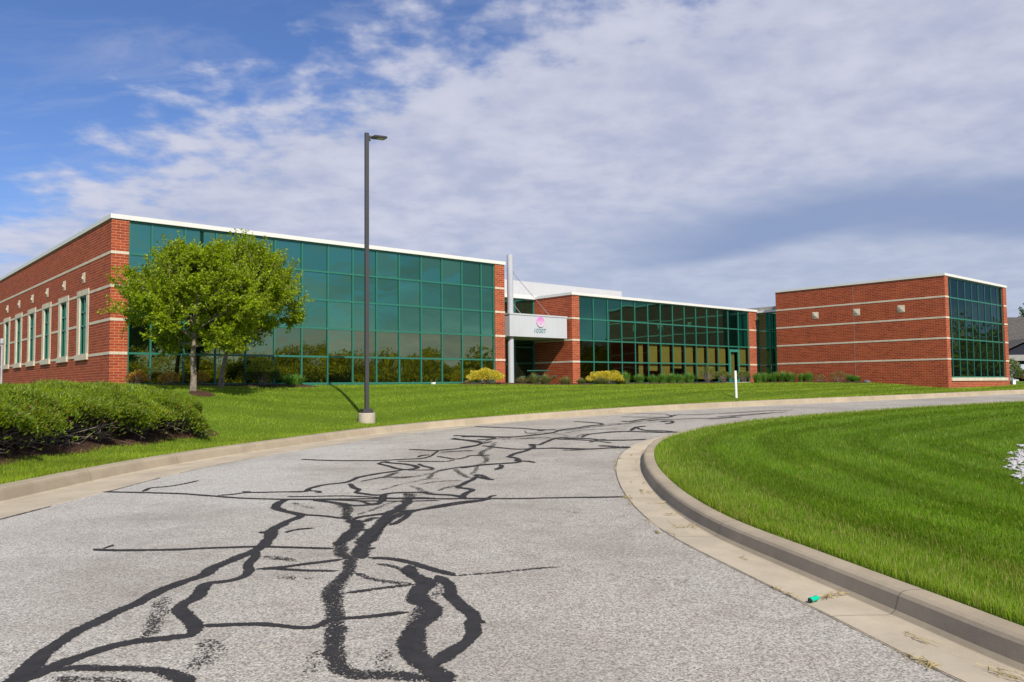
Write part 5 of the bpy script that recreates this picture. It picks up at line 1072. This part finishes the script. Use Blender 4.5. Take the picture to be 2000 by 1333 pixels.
# ---------------------------------------------------------------- far right: house, car, tree
hx, hy = 60.0, 88.0; hz = 1.45
hs = empty('house', (hx, hy, hz), math.radians(-8), 'dark blue house with a big grey shingle roof and front gable', 'house')
m = MB(); m.box(-8.5, 9, 0, 10, -.5, 2.9); m.build('wall', M['navy'], hs)
m = MB(); z0, z1 = 2.92, 7.5
m.face([(-9.3,-.8,z0),(9.8,-.8,z0),(7.2,4.6,z1),(-6.4,4.6,z1)]); m.face([(9.8,-.8,z0),(9.8,10.8,z0),(7.2,5.4,z1),(7.2,4.6,z1)]); m.face([(9.8,10.8,z0),(-9.3,10.8,z0),(-6.4,5.4,z1),(7.2,5.4,z1)]); m.face([(-9.3,10.8,z0),(-9.3,-.8,z0),(-6.4,4.6,z1),(-6.4,5.4,z1)]); m.face([(-6.4,4.6,z1),(7.2,4.6,z1),(7.2,5.4,z1),(-6.4,5.4,z1)]); m.face([(-9.3,10.8,z0),(9.8,10.8,z0),(9.8,-.8,z0),(-9.3,-.8,z0)])
m.build('roof', M['shingle'], hs)
m = MB(); gx0, gx1, gy = -8.2, -1.4, -2.6
gm = (gx0 + gx1) / 2
m.box(gx0 + .3, gx1 - .3, gy + .15, 0, -.5, 2.3); m.face([(gx0 + .3, gy + .1, 2.95), (gx1 - .3, gy + .1, 2.95), (gm, gy + .1, 4.4)]); m.build('gable_wall', M['navy'], hs)
m = MB(); m.box(gx0 - .2, gx1 + .2, gy - .35, gy + .1, 2.32, 2.95); m.build('porch_fascia', M['trim'], hs)
m = MB()
for sgn, xe in ((-1, gx0 - .3), (1, gx1 + .3)):
    m.face([(xe, gy - .3, 2.96), (gm, gy - .3, 4.72), (gm, 3.2, 4.72), (xe, 2.2, 2.96)]); m.face([(xe, gy - .3, 2.82), (gm, gy - .3, 4.58), (gm, gy - .3, 4.72), (xe, gy - .3, 2.96)])
m.build('gable_roof', M['shingle'], hs)
m = MB(); m.box(gx0 + 1.2, gx1 - 1.2, gy + .02, gy + .14, -.3, 1.95); m.build('garage_door', M['garage'], hs)
for k in range(2):
    m = MB(); xw = 2 + 3.2 * k; m.box(xw, xw + 1.3, -.08, -.003, .9, 2.2); wf = m.build('window', M['trim'], hs)
    m = MB(); m.box(xw + .1, xw + 1.2, -.1, -.081, 1.0, 2.1); m.build('pane', M['carglass'], wf)
# red car on the drive, mostly off to the right
kx, ky = 49.3, 75.5; kz = 1.52
car = empty('parked_car', (kx, ky, kz), math.radians(178), 'dark red car parked before the blue house', 'car')
sec = [(-2.2,.35,.62,.0),(-2.1,.28,.80,.0),(-1.3,.24,.92,.0),(-.75,.24,.97,.02),(.0,.24,.98,.0),(.9,.24,.98,.0),(1.6,.24,.95,.0),(2.1,.28,.88,.0),(2.25,.38,.70,.0)]
m = MB()
def loft(m, secs):
    rings = []
    for x_, zl_, zh_, hw in secs:
        rings.append([(x_, -hw, zl_), (x_, -hw * 1.03, (zl_ + zh_) / 2), (x_, -hw * .93, zh_), (x_, hw * .93, zh_), (x_, hw * 1.03, (zl_ + zh_) / 2), (x_, hw, zl_)])
    for a, b in zip(rings[:-1], rings[1:]):
        for i in range(6): j = (i + 1) % 6; m.face([a[i], a[j], b[j], b[i]])
    m.face(rings[0][::-1]); m.face(rings[-1])
loft(m, [(x_, zl_, zh_, .86 - .12 * (abs(x_) > 2)) for x_, zl_, zh_, _ in sec]); m.build('body', M['red'], car, bevel=.02)
m = MB(); loft(m, [(-.95, .96, .99, .74), (-.25, .96, 1.42, .62), (.95, .96, 1.44, .62), (1.75, .96, 1.0, .72)]); m.build('cabin_glass', M['carglass'], car)
m = MB(); loft(m, [(-.2, 1.40, 1.45, .60), (.2, 1.42, 1.48, .60), (.95, 1.41, 1.46, .60)]); m.build('roof', M['red'], car)
for sx_ in (-1.4, 1.38):
    for sy_ in (-.78, .78):
        m = MB(); m.tube([(sx_, sy_ - .1, .33), (sx_, sy_ + .1, .33)], .33, 20); wh = m.build('wheel', M['dark'], car)
        m = MB(); m.tube([(sx_, sy_ + (.101 if sy_ > 0 else -.101), .33), (sx_, sy_ + (.11 if sy_ > 0 else -.11), .33)], .2, 14); m.build('rim', M['chrome'], wh)
for sy_ in (-.55, .55):
    m = MB(); m.box(-2.24, -2.12, sy_ - .17, sy_ + .17, .62, .75); m.build('headlight', M['chrome'], car)
dx_, dy_ = 48.5, 74.5
m = MB(); m.box(-7, 22, -3, 5, -.3, 0.0); o = m.build('path', M['conc']); o.location = (50, 74.5, 1.50); o.rotation_euler = (0, 0, math.radians(-4)); tag(o, 'pale concrete parking strip before the blue house', kind='structure')
tree('deciduous_tree', 64.5, 96, 1.3, 9.9, .2, 3.2, (0, 0, 6.6), (3.4, 3.2, 3.5), 'green tree top beside the roof of the blue house', 103, 16, leafsize=.15, leafcol=(.055, .11, .02), density=1.9)

# ---------------------------------------------------------------- woods behind the road, seen mirrored in the glass
def woods():
    r = np.random.default_rng(21); VV = []; CC = []; m = MB()
    spots = []
    for k in range(120):
        a = math.radians(-44 + 102 * k / 119) + r.normal(0, .008); dist = r.uniform(118, 146) + 20 * (k % 2)
        hgt = 8.4 + 2.4 * r.random() + 2.4 * max(0, math.sin(k * .19 + .4)) + (4.5 if r.random() < .07 else 0)
        if k < 16: hgt *= .8
        hgt *= .88
        spots.append((dist * math.cos(a), dist * math.sin(a), hgt, r.uniform(3.4, 5.6)))
    for k in range(110):
        a = math.radians(-46 + 106 * k / 109); spots.append((114 * math.cos(a), 114 * math.sin(a), r.uniform(3.6, 5.2), r.uniform(3.2, 4.4)))
    for x, y, h, w_ in spots:
        n = 1700; d = rand_dirs(n, r); q = .45 + .55 * r.random(n) ** .5; lump = 1 + .22 * np.sin(d[:, 0] * 5 + x) * np.sin(d[:, 2] * 6 + y)
        Pp = d * (q * lump)[:, None] * np.array([w_, w_, h * .50]) + np.array([x, y, h * .5 + .2]); Pp[:, 2] = np.maximum(Pp[:, 2], .1)
        V, F, C = leaf_cloud(Pp, d, .55, [(.30, .27, .018), (.36, .31, .02), (.24, .225, .016)], r); VV.append(V); CC.append(C)
        m.tube([(x, y, -.5), (x, y, h * .6)], [.2, .1], 6)
    V = np.concatenate(VV); o = arr_mesh('treeline', V, np.arange(len(V)).reshape(-1, 4), M['leaf'], np.concatenate(CC)); tag(o, 'wood across the road, mirrored as a dark band in the glass facades', kind='stuff')
    me = o.data
    t = m.build('trunk', M['bark'], o)
woods()

# ---------------------------------------------------------------- gravel, litter on the gutter
def gravel():
    r = np.random.default_rng(31); P_ = np.array(GRAV); n = 20000
    x = r.uniform(5.8, 14.5, n); y = r.uniform(8, 17.4, n); k = in_poly(GRAV, x + .1 * np.sin(y * 7), y); x, y = x[k], y[k]; n = len(x)
    bm = bmesh.new(); bmesh.ops.create_icosphere(bm, subdivisions=1, radius=1); bv = np.array([v.co[:] for v in bm.verts]); bf = np.array([[v.index for v in f.verts] for f in bm.faces]); bm.free()
    sz = r.uniform(.018, .036, n); sc = sz[:, None] * r.uniform(.6, 1.35, (n, 3)); jit = 1 + r.uniform(-.22, .22, (n, len(bv), 1))
    A = r.uniform(0, 6.28, n); v = bv[None] * jit * sc[:, None]; ca, sa = np.cos(A)[:, None], np.sin(A)[:, None]
    vx = v[..., 0] * ca - v[..., 1] * sa; vy = v[..., 0] * sa + v[..., 1] * ca
    z = island_z(x, y) + .006 + r.uniform(0, .012, n)
    V = np.stack([vx + x[:, None], vy + y[:, None], v[..., 2] * .6 + z[:, None]], -1).reshape(-1, 3); F = (bf[None] + (np.arange(n) * len(bv))[:, None, None]).reshape(-1, 3)
    o = arr_mesh('gravel', V, F, M['gravel']); tag(o, 'bed of white stone chips on the island lawn', kind='stuff')
gravel()
def clippings():
    r = np.random.default_rng(41); VV = []
    heaps = [(-14, 0)]; NIx = NI
    cand = [k for k in range(len(PI_)) if 3.5 < PI_[k, 1] < 19]
    pts = []
    for q in range(34):
        k = cand[int(r.integers(len(cand)))]; d = r.choice([.0, .40, .25], p=[.5, .25, .25]) + r.normal(0, .02); c = PI_[k] - NI[k] * d + r.normal(size=2) * .03; n = int(r.integers(3, 12)) if d > .1 else int(r.integers(5, 22))
        tdir = np.array([NI[k][1], -NI[k][0]]); sp = r.uniform(.02, .10)
        for _ in range(n): pts.append((*(c + tdir * r.normal(0, sp * 1.3) + r.normal(size=2) * .012), math.atan2(tdir[1], tdir[0]) + r.normal(0, .6)))
    for c, n, sx_, an in (((2.43, 6.28), 50, .10, .55), ((2.72, 4.55), 60, .12, 2.0), ((1.98, 10.2), 25, .08, .2), ((2.0, 11.2), 25, .09, .2), ((1.95, 9.3), 30, .09, .3), ((2.55, 5.2), 25, .07, 2.0)):
        for _ in range(n // 2): s_ = r.normal(0, sx_); pts.append((c[0] + math.cos(an) * s_ + r.normal(0, .022), c[1] + math.sin(an) * s_ + r.normal(0, .022), an + r.normal(0, .5)))
    a = np.array(pts); n = len(a); ln = r.uniform(.02, .06, n); wd = r.uniform(.0015, .0032, n); dx, dy = np.cos(a[:, 2]), np.sin(a[:, 2]); z = road_z(a[:, 0], a[:, 1]) + .006 + r.uniform(0, .012, n)
    V = np.stack([np.stack([a[:, 0] - dx * ln + dy * wd, a[:, 1] - dy * ln - dx * wd, z], 1), np.stack([a[:, 0] - dx * ln - dy * wd, a[:, 1] - dy * ln + dx * wd, z], 1), np.stack([a[:, 0] + dx * ln - dy * wd, a[:, 1] + dy * ln + dx * wd, z + r.uniform(0, .012, n)], 1), np.stack([a[:, 0] + dx * ln + dy * wd, a[:, 1] + dy * ln - dx * wd, z + .004], 1)], 1).reshape(-1, 3)
    cols = np.array([(.42, .34, .14), (.34, .27, .10), (.26, .2, .09), (.45, .38, .2)])[r.integers(0, 4, n)]
    o = arr_mesh('grass_clippings', V, np.arange(4 * n).reshape(-1, 4), M['straw'], np.repeat(cols, 4, 0)); tag(o, 'dry grass clippings scattered along the curved gutter', kind='stuff')
clippings()
wr = empty('plastic_wrapper', (2.21, 6.09, .012), math.radians(38), 'small crumpled teal plastic wrapper lying on the gutter', 'litter')
r_ = random.Random(4); m = MB(); n = 12
rings = []
for i in range(9):
    x_ = -.05 + .0125 * i; ring_ = []
    for k in range(n):
        a = 2 * math.pi * k / n; rr = .0175 * (1 + r_.uniform(-.16, .16)) * (1.1 if i in (1, 7) else 1); ring_.append((x_, math.cos(a) * rr * 1.15, .016 + math.sin(a) * rr))
    rings.append(ring_)
for A_, B_ in zip(rings[:-1], rings[1:]):
    for k in range(n): m.face([A_[k], A_[(k + 1) % n], B_[(k + 1) % n], B_[k]])
m.build('wrapper_film', M['teal'], wr, smooth=True)
m = MB(); m.tube([(-.062, 0, .010), (-.05, 0, .014), (-.046, 0, .016)], [.006, .017, .0165], 10); m.tube([(.049, 0, .016), (.058, .002, .019)], [.014, .006], 8); m.build('dark_core', M['dark'], wr)
m = MB(); m.tube([(2.29, 6.14, .012), (2.34, 6.18, .014), (2.40, 6.24, .013), (2.46, 6.27, .016)], [.0022, .002, .0018, .001], 5); o = m.build('straw_stem', M['straw']); tag(o, 'thin dry stem between the teal wrapper and a straw heap', 'stem')
at = o.data.color_attributes.new('Col', 'FLOAT_COLOR', 'POINT'); at.data.foreach_set('color', np.tile([.24, .15, .08, 1], len(o.data.vertices)).astype(np.float32))

# ---------------------------------------------------------------- daylight
SUN = Vector((.36 * math.cos(math.radians(41.3)), -.933 * math.cos(math.radians(41.3)), math.sin(math.radians(41.3)))).normalized()
sl = D.lights.new('sun', 'SUN'); sl.energy = 4.6; sl.angle = math.radians(.53); sl.color = (1.0, .93, .82)
so_ = D.objects.new('sun', sl); link(so_); so_.rotation_euler = SUN.to_track_quat('Z', 'Y').to_euler()
W = D.worlds.new('World'); SC.world = W; W.use_nodes = True; nt = W.node_tree; nt.nodes.clear()
out = nt.nodes.new('ShaderNodeOutputWorld'); bg = nt.nodes.new('ShaderNodeBackground'); L(nt, bg.outputs[0], out.inputs[0]); bg.inputs[1].default_value = .1
sky = nt.nodes.new('ShaderNodeTexSky'); sky.sky_type = 'NISHITA'; sky.sun_disc = False; sky.sun_elevation = math.radians(41.3); sky.sun_rotation = math.atan2(.36, -.933); sky.altitude = 200; sky.air_density = 1.0; sky.dust_density = .6; sky.ozone_density = 2.2
tc = nt.nodes.new('ShaderNodeTexCoord'); sp = nt.nodes.new('ShaderNodeSeparateXYZ'); L(nt, tc.outputs['Generated'], sp.inputs[0])
zc = mth(nt, 'MAXIMUM', sp.outputs[2], .015); zc = mth(nt, 'ADD', zc, .15)
cxn = mth(nt, 'DIVIDE', sp.outputs[0], zc); cyn = mth(nt, 'DIVIDE', sp.outputs[1], zc)
pv = nt.nodes.new('ShaderNodeCombineXYZ'); L(nt, cxn, pv.inputs[0]); L(nt, cyn, pv.inputs[1])
pv = pv.outputs[0]
big = noise(nt, pv, 1.2, 3, .5); med = noise(nt, pv, 3.5, 6, .56, dist=.2); puff = noise(nt, pv, 10.0, 5, .54)
# the cloud sheet lies to the right of a slanting edge
mm = mth(nt, 'DIVIDE', mth(nt, 'ADD', cxn, mth(nt, 'MULTIPLY', mth(nt, 'SUBTRACT', cyn, 1.44), 1.47)), 1.25)
dens = mth(nt, 'ADD', mth(nt, 'MULTIPLY', mm, 1.15), mth(nt, 'ADD', mth(nt, 'MULTIPLY', mth(nt, 'SUBTRACT', big, .5), .9), mth(nt, 'MULTIPLY', mth(nt, 'SUBTRACT', med, .5), 1.5)))
dens = mth(nt, 'ADD', dens, mth(nt, 'MULTIPLY', mth(nt, 'SUBTRACT', puff, .5), maprange(nt, sp.outputs[2], .08, .30, .35, 1.35)))
cover = maprange(nt, dens, -.22, .52)
back = mth(nt, 'MULTIPLY', maprange(nt, cyn, .5, -.3), maprange(nt, mth(nt, 'ADD', mth(nt, 'MULTIPLY', med, .75), mth(nt, 'MULTIPLY', puff, .25)), .43, .57, .1, .95))
cover = mth(nt, 'MAXIMUM', cover, back)
# thin wisps over the blue part
wsp = nt.nodes.new('ShaderNodeMapping'); wsp.inputs['Rotation'].default_value = (0, 0, .5); wsp.inputs['Scale'].default_value = (1.3, 4.0, 1); L(nt, pv, wsp.inputs[0])
wis = noise(nt, wsp.outputs[0], 1.5, 7, .62, dist=.8)
thin = mth(nt, 'MULTIPLY', maprange(nt, wis, .44, .78, 0, .42), maprange(nt, mm, -1.0, -.1))
cover = mth(nt, 'MAXIMUM', cover, thin)
yb = mth(nt, 'ADD', mth(nt, 'ADD', cyn, mth(nt, 'MULTIPLY', cxn, .5)), mth(nt, 'MULTIPLY', mth(nt, 'SUBTRACT', big, .5), .9))
band = mth(nt, 'MULTIPLY', mth(nt, 'MULTIPLY', maprange(nt, yb, 2.7, 3.3), maprange(nt, yb, 3.42, 3.72, 1, 0)), maprange(nt, cxn, .1, .9))
shade = maprange(nt, mth(nt, 'ADD', mth(nt, 'MULTIPLY', med, .62), mth(nt, 'MULTIPLY', puff, .38)), .33, .67)
ccol = mixc(nt, shade, (4.0, 4.35, 5.7), (5.6, 5.7, 6.7))
ccol = mixc(nt, maprange(nt, mm, 1.0, 3.0, 0, .5), ccol, (3.5, 4.2, 5.5))
ccol = mixc(nt, mth(nt, 'MULTIPLY', band, .85), ccol, (2.1, 2.8, 4.6))
hl = mth(nt, 'SQRT', mth(nt, 'ADD', mth(nt, 'MULTIPLY', sp.outputs[0], sp.outputs[0]), mth(nt, 'MULTIPLY', sp.outputs[1], sp.outputs[1])))
az = mth(nt, 'DIVIDE', sp.outputs[0], mth(nt, 'MAXIMUM', hl, .01))
east = mth(nt, 'MULTIPLY', maprange(nt, mth(nt, 'ADD', az, mth(nt, 'MULTIPLY', mth(nt, 'SUBTRACT', big, .5), .12)), .88, .995), maprange(nt, sp.outputs[2], .05, .11))
ccol = mixc(nt, mth(nt, 'MULTIPLY', east, .72), ccol, (1.3, 1.75, 2.7))
skyc = mixc(nt, 1.0, sky.outputs[0], (.66, .80, 1.12), 'MULTIPLY')
final = mixc(nt, mth(nt, 'MULTIPLY', cover, .94), skyc, ccol)
L(nt, final, bg.inputs[0])

# ---------------------------------------------------------------- camera
cd = D.cameras.new('camera'); cam = D.objects.new('camera', cd); link(cam); SC.camera = cam
F_, PITCH, ROLL = 1583.82, .0556, -.01
cyp, syp = math.cos(PITCH), math.sin(PITCH)
fwd = Vector((0, cyp, syp)); up = Vector((0, -syp, cyp)); rt = Vector((1, 0, 0)); c_, s_ = math.cos(ROLL), math.sin(ROLL)
r2 = c_ * rt + s_ * up; u2 = -s_ * rt + c_ * up
mt = Matrix((r2, u2, -fwd)).transposed().to_4x4(); mt.translation = Vector((0, 0, H)); cam.matrix_world = mt
cd.sensor_width = 36; cd.sensor_fit = 'HORIZONTAL'; cd.lens = F_ / 2000 * 36; cd.clip_end = 9000; cd.clip_start = .05
SC.view_settings.view_transform = 'Standard'; SC.view_settings.look = 'None'; SC.view_settings.gamma = 1; SC.view_settings.use_curve_mapping = False
SC.view_settings.exposure = .2
SC.render.resolution_x = 1024; SC.render.resolution_y = 682
SC.cycles.max_bounces = 8; SC.cycles.transparent_max_bounces = 12
SC.cycles.use_denoising = True
